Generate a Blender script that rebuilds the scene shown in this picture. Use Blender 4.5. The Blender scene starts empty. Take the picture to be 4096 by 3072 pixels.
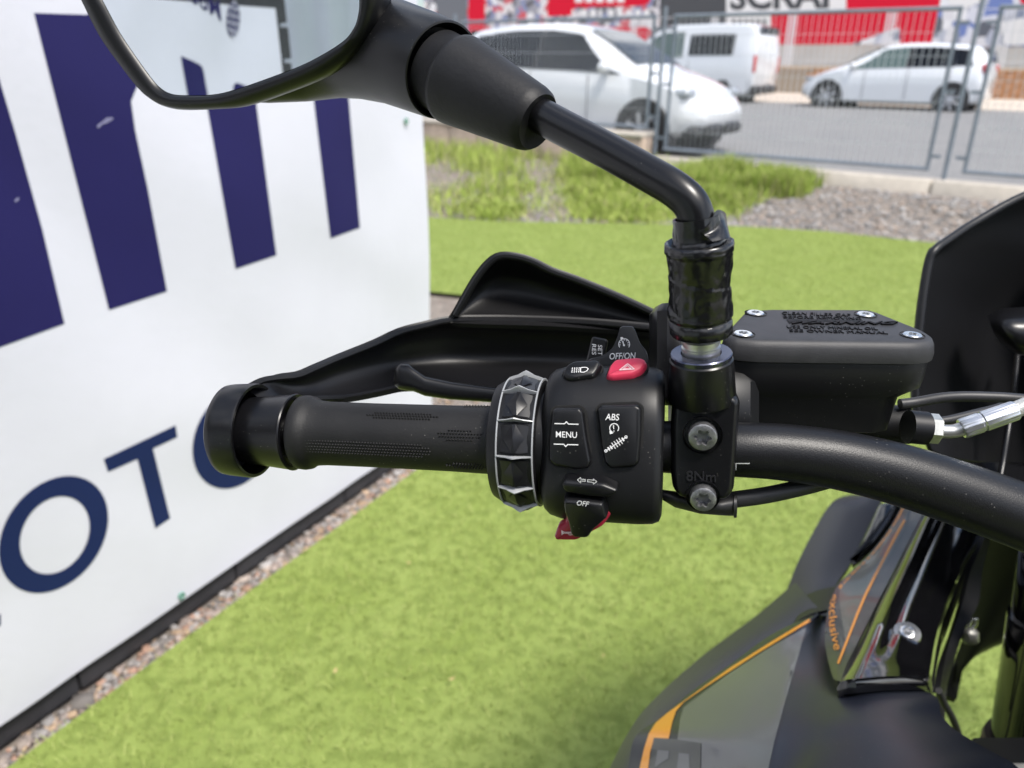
import bpy, bmesh, math, random
import numpy as np
from mathutils import Vector, Matrix, noise
from mathutils.bvhtree import BVHTree
from mathutils.geometry import tessellate_polygon
R_ = math.radians
random.seed(7)
SC = bpy.context.scene
COL = SC.collection

# ------------------------------------------------------------------ camera
H = 1.30
PITCH, ROLL = R_(22.5), R_(0.7)
FPX, CX, CY = 3072.0, 2048.0, 1536.0          # photo pixels (4096 x 3072)
CAM = Vector((0, 0, H))
FW = Vector((0, math.cos(PITCH), -math.sin(PITCH)))
_u = Vector((0, math.sin(PITCH), math.cos(PITCH)))
_r = Vector((1, 0, 0))
UP = _u * math.cos(ROLL) - _r * math.sin(ROLL)
RT = _r * math.cos(ROLL) + _u * math.sin(ROLL)
cam = bpy.data.cameras.new('camera')
cam.lens, cam.sensor_width, cam.sensor_fit = 27.0, 36.0, 'HORIZONTAL'
cam.clip_start, cam.clip_end = 0.02, 600
cam.dof.use_dof = True
cam.dof.focus_distance = 0.365
cam.dof.aperture_fstop = 10.0
cam.dof.aperture_blades = 0
camo = bpy.data.objects.new('camera', cam)
COL.objects.link(camo)
m3 = Matrix((RT, UP, -FW)).transposed()
camo.matrix_world = Matrix.Translation(CAM) @ m3.to_4x4()
SC.camera = camo

# ------------------------------------------------------------------ light
SUN_EL, SUN_AZ = R_(62), R_(135)      # azimuth measured from +Y towards +X
w = bpy.data.worlds.new('World'); SC.world = w; w.use_nodes = True
nt = w.node_tree; nt.nodes.clear()
wo = nt.nodes.new('ShaderNodeOutputWorld'); bg = nt.nodes.new('ShaderNodeBackground')
sky = nt.nodes.new('ShaderNodeTexSky'); sky.sky_type = 'NISHITA'; sky.sun_disc = False
sky.sun_elevation = SUN_EL; sky.sun_rotation = SUN_AZ; sky.air_density = 1.0; sky.dust_density = 1.6; sky.ozone_density = 1.0
tc = nt.nodes.new('ShaderNodeTexCoord'); nz = nt.nodes.new('ShaderNodeTexNoise')
nz.inputs['Scale'].default_value = 2.6; nz.inputs['Detail'].default_value = 7; nz.inputs['Roughness'].default_value = .58
rp = nt.nodes.new('ShaderNodeValToRGB'); rp.color_ramp.elements[0].position = .47; rp.color_ramp.elements[1].position = .63
mx = nt.nodes.new('ShaderNodeMix'); mx.data_type = 'RGBA'
mx.inputs['B'].default_value = (13.5, 13.7, 14.2, 1)
nt.links.new(tc.outputs['Generated'], nz.inputs['Vector']); nt.links.new(nz.outputs['Fac'], rp.inputs['Fac'])
nt.links.new(rp.outputs['Color'], mx.inputs['Factor']); nt.links.new(sky.outputs['Color'], mx.inputs['A'])
nt.links.new(mx.outputs['Result'], bg.inputs['Color']); nt.links.new(bg.outputs['Background'], wo.inputs['Surface'])
bg.inputs['Strength'].default_value = 0.10
sun = bpy.data.lights.new('sun', 'SUN'); sun.energy = 2.6; sun.angle = R_(14); sun.color = (1.0, .95, .88)
suno = bpy.data.objects.new('sun', sun); COL.objects.link(suno)
sd = Vector((math.sin(SUN_AZ) * math.cos(SUN_EL), math.cos(SUN_AZ) * math.cos(SUN_EL), math.sin(SUN_EL)))
suno.rotation_euler = sd.to_track_quat('Z', 'Y').to_euler(); suno.location = (0, -3, 6)
SC.view_settings.view_transform = 'Standard'; SC.view_settings.look = 'None'
SC.view_settings.exposure = 0.85; SC.view_settings.gamma = 1.0
SC.render.engine = 'CYCLES'
SC.cycles.use_denoising = True
try: SC.cycles.denoiser = 'OPENIMAGEDENOISE'
except Exception: pass
SC.cycles.max_bounces = 8; SC.cycles.glossy_bounces = 4; SC.cycles.transparent_max_bounces = 8

# ------------------------------------------------------------------ pixel geometry
def rayd(x, y): return FW + RT * ((x - CX) / FPX) - UP * ((y - CY) / FPX)
def P(x, y, d): return CAM + rayd(x, y) * d
def gnd(x, y, z=0.0):
    d = rayd(x, y); return CAM + d * ((z - H) / d.z)
class Plane:
    """local frame; hit() intersects a viewing ray with its z=0 plane"""
    def __init__(s, o, ex, ez):
        s.o = Vector(o); s.ez = Vector(ez).normalized()
        s.ex = (Vector(ex) - s.ez * Vector(ex).dot(s.ez)).normalized(); s.ey = s.ez.cross(s.ex)
    def hitw(s, x, y, o=None, d=None):
        d = rayd(x, y) if d is None else d; o = CAM if o is None else o
        return o + d * ((s.o - o).dot(s.ez) / d.dot(s.ez))
    def loc(s, p): q = p - s.o; return Vector((q.dot(s.ex), q.dot(s.ey), q.dot(s.ez)))
    def hit(s, x, y): q = s.loc(s.hitw(x, y)); return (q.x, q.y)
    def w(s, x, y, z=0.0): return s.o + s.ex * x + s.ey * y + s.ez * z
    def shift(s, dz, tilt=0.0):
        q = Plane(s.o + s.ez * dz, s.ex, s.ez)
        if tilt:
            m = Matrix.Rotation(tilt, 3, s.ex); q.ez = m @ s.ez; q.ey = q.ez.cross(q.ex)
        return q

# ------------------------------------------------------------------ materials
def _n(t, k): return t.nodes.new(k)
MATS = {}
def mat(name, col, rough=.5, metal=0., bump=0., bscale=400., vary=0., vscale=30., dust=0., coat=0., spec=.5, col2=None, rvary=0., trans=0., ior=1.45, dscale=900., detail=2):
    if name in MATS: return MATS[name]
    m = bpy.data.materials.new(name); m.use_nodes = True; t = m.node_tree; b = t.nodes['Principled BSDF']
    b.inputs['Base Color'].default_value = (*col, 1); b.inputs['Roughness'].default_value = rough
    b.inputs['Metallic'].default_value = metal; b.inputs['Specular IOR Level'].default_value = spec
    b.inputs['Coat Weight'].default_value = coat; b.inputs['Coat Roughness'].default_value = .05
    if trans: b.inputs['Transmission Weight'].default_value = trans; b.inputs['IOR'].default_value = ior
    tcn = _n(t, 'ShaderNodeTexCoord'); src = tcn.outputs['Object']
    last = None
    if vary or col2:
        nn = _n(t, 'ShaderNodeTexNoise'); nn.inputs['Scale'].default_value = vscale; nn.inputs['Detail'].default_value = 5; nn.inputs['Roughness'].default_value = .6
        t.links.new(src, nn.inputs['Vector'])
        cr = _n(t, 'ShaderNodeValToRGB'); cr.color_ramp.elements[0].position = .3; cr.color_ramp.elements[1].position = .7
        c2 = col2 if col2 else tuple(c * (1 + vary) for c in col); c1 = col if col2 else tuple(c * (1 - vary) for c in col)
        cr.color_ramp.elements[0].color = (*c1, 1); cr.color_ramp.elements[1].color = (*c2, 1)
        t.links.new(nn.outputs['Fac'], cr.inputs['Fac']); last = cr.outputs['Color']
        if rvary:
            mr = _n(t, 'ShaderNodeMapRange'); mr.inputs['To Min'].default_value = rough - rvary; mr.inputs['To Max'].default_value = rough + rvary
            t.links.new(nn.outputs['Fac'], mr.inputs['Value']); t.links.new(mr.outputs['Result'], b.inputs['Roughness'])
    if dust:
        v = _n(t, 'ShaderNodeTexVoronoi'); v.inputs['Scale'].default_value = dscale
        t.links.new(src, v.inputs['Vector'])
        cr2 = _n(t, 'ShaderNodeValToRGB'); cr2.color_ramp.elements[0].position = .05; cr2.color_ramp.elements[1].position = .11
        cr2.color_ramp.elements[0].color = (1, 1, 1, 1); cr2.color_ramp.elements[1].color = (0, 0, 0, 1)
        t.links.new(v.outputs['Distance'], cr2.inputs['Fac'])
        n2 = _n(t, 'ShaderNodeTexNoise'); n2.inputs['Scale'].default_value = dscale * .06; t.links.new(src, n2.inputs['Vector'])
        cr3 = _n(t, 'ShaderNodeValToRGB'); cr3.color_ramp.elements[0].position = .52; cr3.color_ramp.elements[1].position = .62
        t.links.new(n2.outputs['Fac'], cr3.inputs['Fac'])
        mu = _n(t, 'ShaderNodeMath'); mu.operation = 'MULTIPLY'; t.links.new(cr2.outputs['Color'], mu.inputs[0]); t.links.new(cr3.outputs['Color'], mu.inputs[1])
        mu2 = _n(t, 'ShaderNodeMath'); mu2.operation = 'MULTIPLY'; mu2.inputs[1].default_value = dust; t.links.new(mu.outputs[0], mu2.inputs[0])
        mxn = _n(t, 'ShaderNodeMix'); mxn.data_type = 'RGBA'; mxn.inputs['B'].default_value = (.42, .40, .37, 1); mxn.inputs['A'].default_value = (*col, 1)
        if last: t.links.new(last, mxn.inputs['A'])
        t.links.new(mu2.outputs[0], mxn.inputs['Factor']); last = mxn.outputs['Result']
    if last: t.links.new(last, b.inputs['Base Color'])
    if bump:
        n3 = _n(t, 'ShaderNodeTexNoise'); n3.inputs['Scale'].default_value = bscale; n3.inputs['Detail'].default_value = detail
        t.links.new(src, n3.inputs['Vector'])
        bp = _n(t, 'ShaderNodeBump'); bp.inputs['Strength'].default_value = bump; bp.inputs['Distance'].default_value = .25 / bscale
        t.links.new(n3.outputs['Fac'], bp.inputs['Height']); t.links.new(bp.outputs['Normal'], b.inputs['Normal'])
    MATS[name] = m; return m

# ------------------------------------------------------------------ object helpers
WL = {}                                       # world origin of every thing or part we parent to
def tag(o, label=None, cat=None, group=None, kind=None):
    if label: o['label'] = label
    if cat: o['category'] = cat
    if group: o['group'] = group
    if kind: o['kind'] = kind
    return o
def empty(name, loc, rz=0.0):
    o = bpy.data.objects.new(name, None); COL.objects.link(o); o.location = loc; o.rotation_euler = (0, 0, rz)
    o.empty_display_size = .1; WL[o] = Vector(loc); return o
def mk(name, verts, faces, material, parent=None, smooth=40, local=False, kind=None, mats=None, midx=None, label=None):
    """link one mesh; verts are world coordinates (or local to the parent thing if local)"""
    V = [Vector(v) for v in verts]
    lo = Vector((min(v[i] for v in V) for i in range(3))); hi = Vector((max(v[i] for v in V) for i in range(3)))
    c = (lo + hi) / 2
    me = bpy.data.meshes.new(name); me.from_pydata([v - c for v in V], [], faces); me.update()
    bm = bmesh.new(); bm.from_mesh(me); bmesh.ops.recalc_face_normals(bm, faces=bm.faces); bm.to_mesh(me); bm.free()
    for mm in (mats or [material]): me.materials.append(mm)
    if midx is not None: me.polygons.foreach_set('material_index', midx)
    if smooth:
        me.shade_smooth(); me.set_sharp_from_angle(angle=R_(smooth))
    o = bpy.data.objects.new(name, me); COL.objects.link(o)
    if parent is not None:
        o.parent = parent
        o.location = c - (WL[parent] if parent in WL else Vector())
    else: o.location = c
    WL[o] = c
    if kind: o['kind'] = kind
    if label: o['label'] = label
    return o
class MB:
    """collects shapes into one mesh"""
    def __init__(s): s.v = []; s.f = []
    def add(s, vf): 
        n = len(s.v); s.v += [Vector(q) for q in vf[0]]; s.f += [tuple(i + n for i in q) for q in vf[1]]; return s
    def build(s, name, m, parent=None, **k): return mk(name, s.v, s.f, m, parent, **k)
def catmull(pts, per=6, closed=True):
    pts = [Vector(p) for p in pts]; n = len(pts); out = []
    rng = range(n) if closed else range(n - 1)
    for i in rng:
        if closed: p0, p1, p2, p3 = pts[i - 1], pts[i], pts[(i + 1) % n], pts[(i + 2) % n]
        else: p0, p1, p2, p3 = pts[max(i - 1, 0)], pts[i], pts[i + 1], pts[min(i + 2, n - 1)]
        for k in range(per):
            t = k / per; a = 2 * p1; b = p2 - p0; c = 2 * p0 - 5 * p1 + 4 * p2 - p3; d = -p0 + 3 * p1 - 3 * p2 + p3
            out.append((a + b * t + c * t * t + d * t ** 3) * .5)
    if not closed: out.append(pts[-1])
    return out
def lerp_tab(tab, t):
    for (a, va), (b, vb) in zip(tab, tab[1:]):
        if t <= b: return va + (vb - va) * (t - a) / max(b - a, 1e-9)
    return tab[-1][1]
def loft(rings, cap0=True, cap1=True, closed=True):
    n = len(rings[0]); V = [p for r in rings for p in r]; F = []
    m = n if closed else n - 1
    for i in range(len(rings) - 1):
        for j in range(m):
            a = i * n + j; b = i * n + (j + 1) % n; F.append((a, b, b + n, a + n))
    if closed:
        if cap0: F.append(tuple(range(n))[::-1])
        if cap1: F.append(tuple(range((len(rings) - 1) * n, len(rings) * n)))
    return V, F
def basis(d):
    d = Vector(d).normalized(); a = Vector((0, 0, 1)) if abs(d.z) < .9 else Vector((1, 0, 0))
    x = a.cross(d).normalized(); return x, d.cross(x), d
def lathe(p0, p1, prof, seg=40, c0=True, c1=True, fn=None):
    """prof: (distance along p0->p1 in metres, radius)"""
    p0, p1 = Vector(p0), Vector(p1); x, y, d = basis(p1 - p0); rings = []
    for i, (t, r) in enumerate(prof):
        ring = []
        for k in range(seg):
            a = 2 * math.pi * k / seg; rr = fn(t, a, r) if fn else r
            ring.append(p0 + d * t + (x * math.cos(a) + y * math.sin(a)) * rr)
        rings.append(ring)
    return loft(rings, c0, c1)
def tube(pts, rad, seg=16, per=6, cap=True, smooth=True):
    pts = [Vector(p) for p in pts]; n0 = len(pts)
    rr = rad if isinstance(rad, (list, tuple)) else [rad] * n0
    if smooth and n0 > 2:
        rs = []
        for i in range(n0 - 1):
            for k in range(per): rs.append(rr[i] + (rr[i + 1] - rr[i]) * k / per)
        rs.append(rr[-1]); pts = catmull(pts, per, False)
    else: rs = rr
    rings = []; x = None
    for i, p in enumerate(pts):
        d = (pts[min(i + 1, len(pts) - 1)] - pts[max(i - 1, 0)]).normalized()
        if x is None: x = basis(d)[0]
        x = (x - d * x.dot(d)).normalized(); y = d.cross(x)
        rings.append([p + (x * math.cos(2 * math.pi * k / seg) + y * math.sin(2 * math.pi * k / seg)) * rs[i] for k in range(seg)])
    return loft(rings, cap, cap)
def box(c, sx, sy, sz, ex=Vector((1, 0, 0)), ey=Vector((0, 1, 0)), ez=Vector((0, 0, 1)), bev=0.0):
    c = Vector(c); V = []; F = []
    if bev <= 0:
        for k in (-1, 1):
            for j in (-1, 1):
                for i in (-1, 1): V.append(c + ex * (i * sx / 2) + ey * (j * sy / 2) + ez * (k * sz / 2))
        return V, [(0, 2, 3, 1), (4, 5, 7, 6), (0, 1, 5, 4), (2, 6, 7, 3), (0, 4, 6, 2), (1, 3, 7, 5)]
    b = min(bev, sx * .45, sy * .45, sz * .45)
    def ring(ix, z): 
        x, y = sx / 2 - ix, sy / 2 - ix
        return [c + ex * p + ey * q + ez * z for p, q in ((-x + b, -y), (x - b, -y), (x, -y + b), (x, y - b), (x - b, y), (-x + b, y), (-x, y - b), (-x, -y + b))]
    return loft([ring(b * .7, -sz / 2), ring(0, -sz / 2 + b), ring(0, sz / 2 - b), ring(b * .7, sz / 2)])
def area2(q): return sum(a[0] * b[1] - b[0] * a[1] for a, b in zip(q, q[1:] + q[:1])) / 2
def offset2(q, d):
    """inset of a dense CCW outline by d"""
    n = len(q); out = []
    for i in range(n):
        a, b, c = q[i - 1], q[i], q[(i + 1) % n]
        e1 = Vector((b[0] - a[0], b[1] - a[1])); e2 = Vector((c[0] - b[0], c[1] - b[1]))
        if e1.length < 1e-9: e1 = e2
        if e2.length < 1e-9: e2 = e1
        n1 = Vector((-e1.y, e1.x)).normalized(); n2 = Vector((-e2.y, e2.x)).normalized()
        nn = (n1 + n2); nn = nn.normalized() if nn.length > 1e-6 else n1
        k = max(.5, nn.dot(n1)); out.append((b[0] + nn.x * d / k, b[1] + nn.y * d / k))
    return out
def roundpoly(q, r, seg=4):
    out = []; n = len(q)
    for i in range(n):
        a, b, c = Vector(q[i - 1][:2]), Vector(q[i][:2]), Vector(q[(i + 1) % n][:2])
        l1, l2 = (a - b).length, (c - b).length; rr = min(r, l1 * .45, l2 * .45)
        s, e = b + (a - b).normalized() * rr, b + (c - b).normalized() * rr
        for k in range(seg + 1):
            t = k / seg; out.append(tuple(s * (1 - t) ** 2 + b * 2 * t * (1 - t) + e * t * t))
    return out
def pad(pl, px, prof, rnd=None, smoothc=0, local=False, cap0=True):
    """raised button: outline in photo pixels on plane pl, prof = [(inset, height)...]"""
    q = [tuple(p) for p in px] if local else [pl.hit(x, y) for x, y in px]
    if area2(q) < 0: q = q[::-1]
    if smoothc: q = [(v.x, v.y) for v in catmull([Vector((a, b, 0)) for a, b in q], smoothc)]
    elif rnd: q = roundpoly(q, rnd, 5)
    rings = [[pl.w(a, b, h) for a, b in (offset2(q, i) if i else q)] for i, h in prof]
    return loft(rings, cap0, True)
def stroke(pts, wd, closed=False):
    """flat ribbon in 2D"""
    pts = [Vector(p) for p in pts]; n = len(pts); V = []; F = []
    for i in range(n):
        a = pts[i - 1] if (i or closed) else pts[i]; c = pts[(i + 1) % n] if (i < n - 1 or closed) else pts[i]
        d1 = (pts[i] - a); d2 = (c - pts[i])
        if d1.length < 1e-12: d1 = d2
        if d2.length < 1e-12: d2 = d1
        n1 = Vector((-d1.y, d1.x)).normalized(); n2 = Vector((-d2.y, d2.x)).normalized(); nn = n1 + n2
        nn = nn.normalized() if nn.length > 1e-6 else n1
        k = wd / 2 / max(.55, nn.dot(n1)); V += [pts[i] + nn * k, pts[i] - nn * k]
    m = n if closed else n - 1
    for i in range(m):
        j = (i + 1) % n; F.append((2 * i, 2 * i + 1, 2 * j + 1, 2 * j))
    return [(v.x, v.y) for v in V], F
_TXT = {}
def text2d(s, bold=0.0, extrude=0.0, shear=0.0):
    key = (s, bold, extrude, shear)
    if key in _TXT: return _TXT[key]
    cu = bpy.data.curves.new('txt', 'FONT'); cu.body = s; cu.offset = bold; cu.extrude = extrude; cu.shear = shear; cu.resolution_u = 3
    ob = bpy.data.objects.new('txt', cu); me = ob.to_mesh()
    V = [tuple(v.co) for v in me.vertices]; F = [tuple(p.vertices) for p in me.polygons]
    ob.to_mesh_clear(); bpy.data.objects.remove(ob); bpy.data.curves.remove(cu)
    x0 = min(v[0] for v in V); x1 = max(v[0] for v in V); y0 = min(v[1] for v in V); y1 = max(v[1] for v in V)
    V = [((v[0] - x0) / (x1 - x0), (v[1] - y0) / (y1 - y0), v[2]) for v in V]
    _TXT[key] = (V, F); return V, F
def text_px(pl, s, bl, br, tl, z=.0002, bold=0.0, extrude=0.0, zs=1.0, shear=0.0):
    """text box corners given in photo pixels: baseline-left, baseline-right, top-left"""
    V, F = text2d(s, bold, extrude, shear)
    a, b, c = (Vector(pl.hit(*q)) for q in (bl, br, tl))
    return [pl.w(*(a + (b - a) * v[0] + (c - a) * v[1]), z + v[2] * zs) for v in V], F
def icon_px(pl, shapes, z=.0002):
    """shapes: list of (points_px, width_px, closed) strokes or (points_px,) filled polygons"""
    mb = MB()
    for sh in shapes:
        if len(sh) == 1:
            q = [pl.hit(*p) for p in sh[0]]; tri = tessellate_polygon([[Vector((a, b, 0)) for a, b in q]])
            mb.add(([pl.w(a, b, z) for a, b in q], [tuple(t) for t in tri]))
        else:
            q = [Vector(pl.hit(*p)) for p in sh[0]]
            k = (Vector(pl.hit(sh[0][0][0] + 10, sh[0][0][1])) - Vector(pl.hit(*sh[0][0]))).length / 10
            V, F = stroke(q, sh[1] * k, sh[2]); mb.add(([pl.w(a, b, z) for a, b in V], F))
    return mb
def circ(cx, cy, r, n=20, a0=0, a1=360, ry=None):
    ry = r if ry is None else ry
    full = abs(a1 - a0) >= 360
    return [(cx + r * math.cos(R_(a0 + (a1 - a0) * k / (n if full else n - 1))), cy + ry * math.sin(R_(a0 + (a1 - a0) * k / (n if full else n - 1)))) for k in range(n)]
def cutgrid(V, F, step):
    """subdivide a flat 2D mesh along a grid so it can follow a curved surface"""
    bm = bmesh.new(); vs = [bm.verts.new((v[0], v[1], 0)) for v in V]
    for f in F:
        try: bm.faces.new([vs[i] for i in f])
        except ValueError: pass
    for ax in (0, 1):
        lo = min(v[ax] for v in V); hi = max(v[ax] for v in V); k = math.ceil(lo / step)
        while k * step < hi:
            no = Vector((1, 0, 0)) if ax == 0 else Vector((0, 1, 0)); co = no * (k * step)
            bmesh.ops.bisect_plane(bm, geom=bm.verts[:] + bm.edges[:] + bm.faces[:], plane_co=co, plane_no=no, dist=1e-5); k += 1
    bm.verts.index_update(); V2 = [(v.co.x, v.co.y) for v in bm.verts]; F2 = [tuple(v.index for v in f.verts) for f in bm.faces]; bm.free()
    return V2, F2
def fillpoly(px):
    tri = tessellate_polygon([[Vector((a, b, 0)) for a, b in px]]); return list(px), [tuple(t) for t in tri]
def decal(px_vf, bvh, step=40, off=.0004):
    """print laid on a surface: 2D mesh in photo pixels cast onto the surface it lies on"""
    V, F = cutgrid(*px_vf, step); out = []; ok = []
    for x, y in V:
        d = rayd(x, y).normalized(); h = bvh.ray_cast(CAM, d)
        if h[0] is None:
            h = bvh.find_nearest(CAM + d * .7); out.append(h[0]); ok.append(h[0] is not None and False); continue
        nn = h[1] if h[1].dot(d) < 0 else -h[1]
        out.append(h[0] + nn * off); ok.append(True)
    return out, [f for f in F if all(ok[i] for i in f)]
def bvh_of(V, F): return BVHTree.FromPolygons([Vector(v) for v in V], F)
def gridvf(rows):
    n = len(rows[0]); V = [p for r in rows for p in r]
    F = [(i * n + j, i * n + j + 1, (i + 1) * n + j + 1, (i + 1) * n + j) for i in range(len(rows) - 1) for j in range(n - 1)]
    return V, F
def smoothgrid(rows, per=4):
    rows = [catmull(r, per, False) for r in rows]
    cols = [catmull([rows[i][j] for i in range(len(rows))], per, False) for j in range(len(rows[0]))]
    return [[cols[j][i] for j in range(len(cols))] for i in range(len(cols[0]))]
def thick(VF, t, away=None):
    """give a surface real thickness, growing away from the camera"""
    V, F = VF; V = [Vector(v) for v in V]
    bm = bmesh.new(); vs = [bm.verts.new(v) for v in V]; [bm.faces.new([vs[i] for i in f]) for f in F]
    bmesh.ops.recalc_face_normals(bm, faces=bm.faces); bm.normal_update(); bm.verts.index_update()
    s = sum((f.normal.dot(f.calc_center_median() - CAM)) * f.calc_area() for f in bm.faces)
    sg = 1 if s > 0 else -1
    N = [v.normal.copy() * sg for v in bm.verts]; be = [(e.verts[0].index, e.verts[1].index) for e in bm.edges if e.is_boundary]; bm.free()
    n = len(V); V2 = V + [v + k * t for v, k in zip(V, N)]
    F2 = list(F) + [tuple(i + n for i in f[::-1]) for f in F] + [(a, b, b + n, a + n) for a, b in be]
    return V2, F2
# ================================================================== SETTING
def mat_ground(name, c1, c2, c3, s1, s2, bump, bsc, rough=.95):
    m = bpy.data.materials.new(name); m.use_nodes = True; t = m.node_tree; b = t.nodes['Principled BSDF']
    b.inputs['Roughness'].default_value = rough; b.inputs['Specular IOR Level'].default_value = .2
    tcn = _n(t, 'ShaderNodeTexCoord')
    a = _n(t, 'ShaderNodeTexNoise'); a.inputs['Scale'].default_value = s1; a.inputs['Detail'].default_value = 6
    d = _n(t, 'ShaderNodeTexNoise'); d.inputs['Scale'].default_value = s2; d.inputs['Detail'].default_value = 4
    for q in (a, d): t.links.new(tcn.outputs['Object'], q.inputs['Vector'])
    r1 = _n(t, 'ShaderNodeValToRGB'); r1.color_ramp.elements[0].position = .35; r1.color_ramp.elements[1].position = .65
    r1.color_ramp.elements[0].color = (*c1, 1); r1.color_ramp.elements[1].color = (*c2, 1)
    t.links.new(a.outputs['Fac'], r1.inputs['Fac'])
    r2 = _n(t, 'ShaderNodeValToRGB'); r2.color_ramp.elements[0].position = .45; r2.color_ramp.elements[1].position = .62
    t.links.new(d.outputs['Fac'], r2.inputs['Fac'])
    mxn = _n(t, 'ShaderNodeMix'); mxn.data_type = 'RGBA'; mxn.inputs['B'].default_value = (*c3, 1)
    t.links.new(r1.outputs['Color'], mxn.inputs['A']); t.links.new(r2.outputs['Color'], mxn.inputs['Factor'])
    t.links.new(mxn.outputs['Result'], b.inputs['Base Color'])
    n3 = _n(t, 'ShaderNodeTexNoise'); n3.inputs['Scale'].default_value = bsc; n3.inputs['Detail'].default_value = 3; t.links.new(tcn.outputs['Object'], n3.inputs['Vector'])
    bp = _n(t, 'ShaderNodeBump'); bp.inputs['Strength'].default_value = bump; bp.inputs['Distance'].default_value = .01
    t.links.new(n3.outputs['Fac'], bp.inputs['Height']); t.links.new(bp.outputs['Normal'], b.inputs['Normal'])
    MATS[name] = m; return m
def mat_vcol(name, rough=.9, trans=0.0):
    """colour of each small piece (blade, stone) comes from its own colour attribute"""
    m = bpy.data.materials.new(name); m.use_nodes = True; t = m.node_tree; b = t.nodes['Principled BSDF']
    at = _n(t, 'ShaderNodeAttribute'); at.attribute_name = 'tint'; t.links.new(at.outputs['Color'], b.inputs['Base Color'])
    b.inputs['Roughness'].default_value = rough; b.inputs['Specular IOR Level'].default_value = .25
    if trans: b.inputs['Subsurface Weight'].default_value = 0
    MATS[name] = m; return m
def bulk(name, V, F, tint, m, parent=None, kind='stuff'):
    """big mesh from numpy arrays: V (n,3), F (k,3 or 4), tint per face"""
    V = np.asarray(V, np.float32); F = np.asarray(F, np.int32); k = F.shape[1]
    c = (V.min(0) + V.max(0)) / 2
    me = bpy.data.meshes.new(name); me.vertices.add(len(V)); me.vertices.foreach_set('co', (V - c).ravel())
    me.loops.add(F.size); me.loops.foreach_set('vertex_index', F.ravel()); me.polygons.add(len(F))
    me.polygons.foreach_set('loop_start', np.arange(0, F.size, k)); me.update(calc_edges=True)
    at = me.attributes.new('tint', 'FLOAT_COLOR', 'FACE'); col = np.ones((len(F), 4), np.float32); col[:, :3] = tint
    at.data.foreach_set('color', col.ravel()); me.materials.append(m)
    o = bpy.data.objects.new(name, me); COL.objects.link(o); o.location = Vector(c.tolist()) - (WL[parent] if parent in WL else Vector())
    if parent: o.parent = parent
    o['kind'] = kind; return o
rng = np.random.default_rng(11)
M_soil = mat_ground('stony ground', (.20, .165, .14), (.30, .26, .225), (.15, .135, .12), 9, 45, .6, 90)
M_turf = mat_ground('artificial turf backing', (.225, .295, .069), (.27, .34, .093), (.182, .24, .057), 4.5, 26, .7, 260)
M_asph = mat_ground('asphalt', (.20, .20, .205), (.24, .238, .236), (.17, .17, .173), 1.2, 30, .3, 220)
M_pave = mat_ground('far pavement', (.50, .43, .36), (.58, .51, .44), (.44, .38, .32), 2, 20, .2, 60)
M_conc = mat('kerb concrete', (.50, .45, .39), .85, vary=.12, vscale=9, bump=.3, bscale=90)
M_block = mat('pinkish wall block', (.42, .33, .26), .9, vary=.14, vscale=14, bump=.3, bscale=80)

ROADZ, KERBZ, FOOTZ = .40, .34, .20
F0, F1 = gnd(3773, 719, KERBZ), gnd(2617, 623, KERBZ)      # feet of two fence posts
EF = Vector((F0.x - F1.x, F0.y - F1.y, 0)).normalized()     # along the street, to the right
NF = Vector((EF.y, -EF.x, 0)); NF = NF if NF.y < 0 else -NF # towards the camera
def fl(a, b, z): return Vector((F1.x, F1.y, 0)) + EF * a - NF * b + Vector((0, 0, z))   # a along fence, b behind it
PW = (F0 - F1).to_2d().length                               # distance between posts

# ground sheet, turf sheet, bank, road
g = 300
tag(mk('ground', [(-g, -g, -.03), (g, -g, -.03), (g, g, -.03), (-g, g, -.03)], [(0, 1, 2, 3)], M_soil, smooth=0), kind='structure')
# wall line on the left
WB0, WB1 = gnd(0, 2972, .0), gnd(1570, 1861, .0)
EW = Vector((WB1.x - WB0.x, WB1.y - WB0.y, 0)).normalized(); NW = Vector((EW.y, -EW.x, 0))   # NW faces the turf
if NW.x < 0: NW = -NW
TE0, TE1 = gnd(49, 3057), gnd(1668, 1877)
tdir = (TE1 - TE0).normalized()
edge = [gnd(1705, 868), gnd(2000, 885), gnd(2400, 893), gnd(2700, 897), gnd(2960, 905), gnd(3300, 925), gnd(3700, 968), gnd(4096, 1000), gnd(4700, 1060), gnd(5600, 1160)]
gl0 = gnd(1905, 1185); gl1 = gnd(1690, 1163)
poly = [TE0 - tdir * 4, TE0, TE1, TE1 + tdir * .55, gl0, gl1, gl1 + Vector((-2.5, .3, 0)), edge[0] + Vector((-3.2, .5, 0))] + edge + [Vector((9, -2.0, 0)), Vector((4, -5, 0))]
tag(mk('artificial_turf', [(p.x, p.y, 0) for p in poly], [tuple(range(len(poly)))], M_turf, smooth=0), kind='structure')
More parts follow.
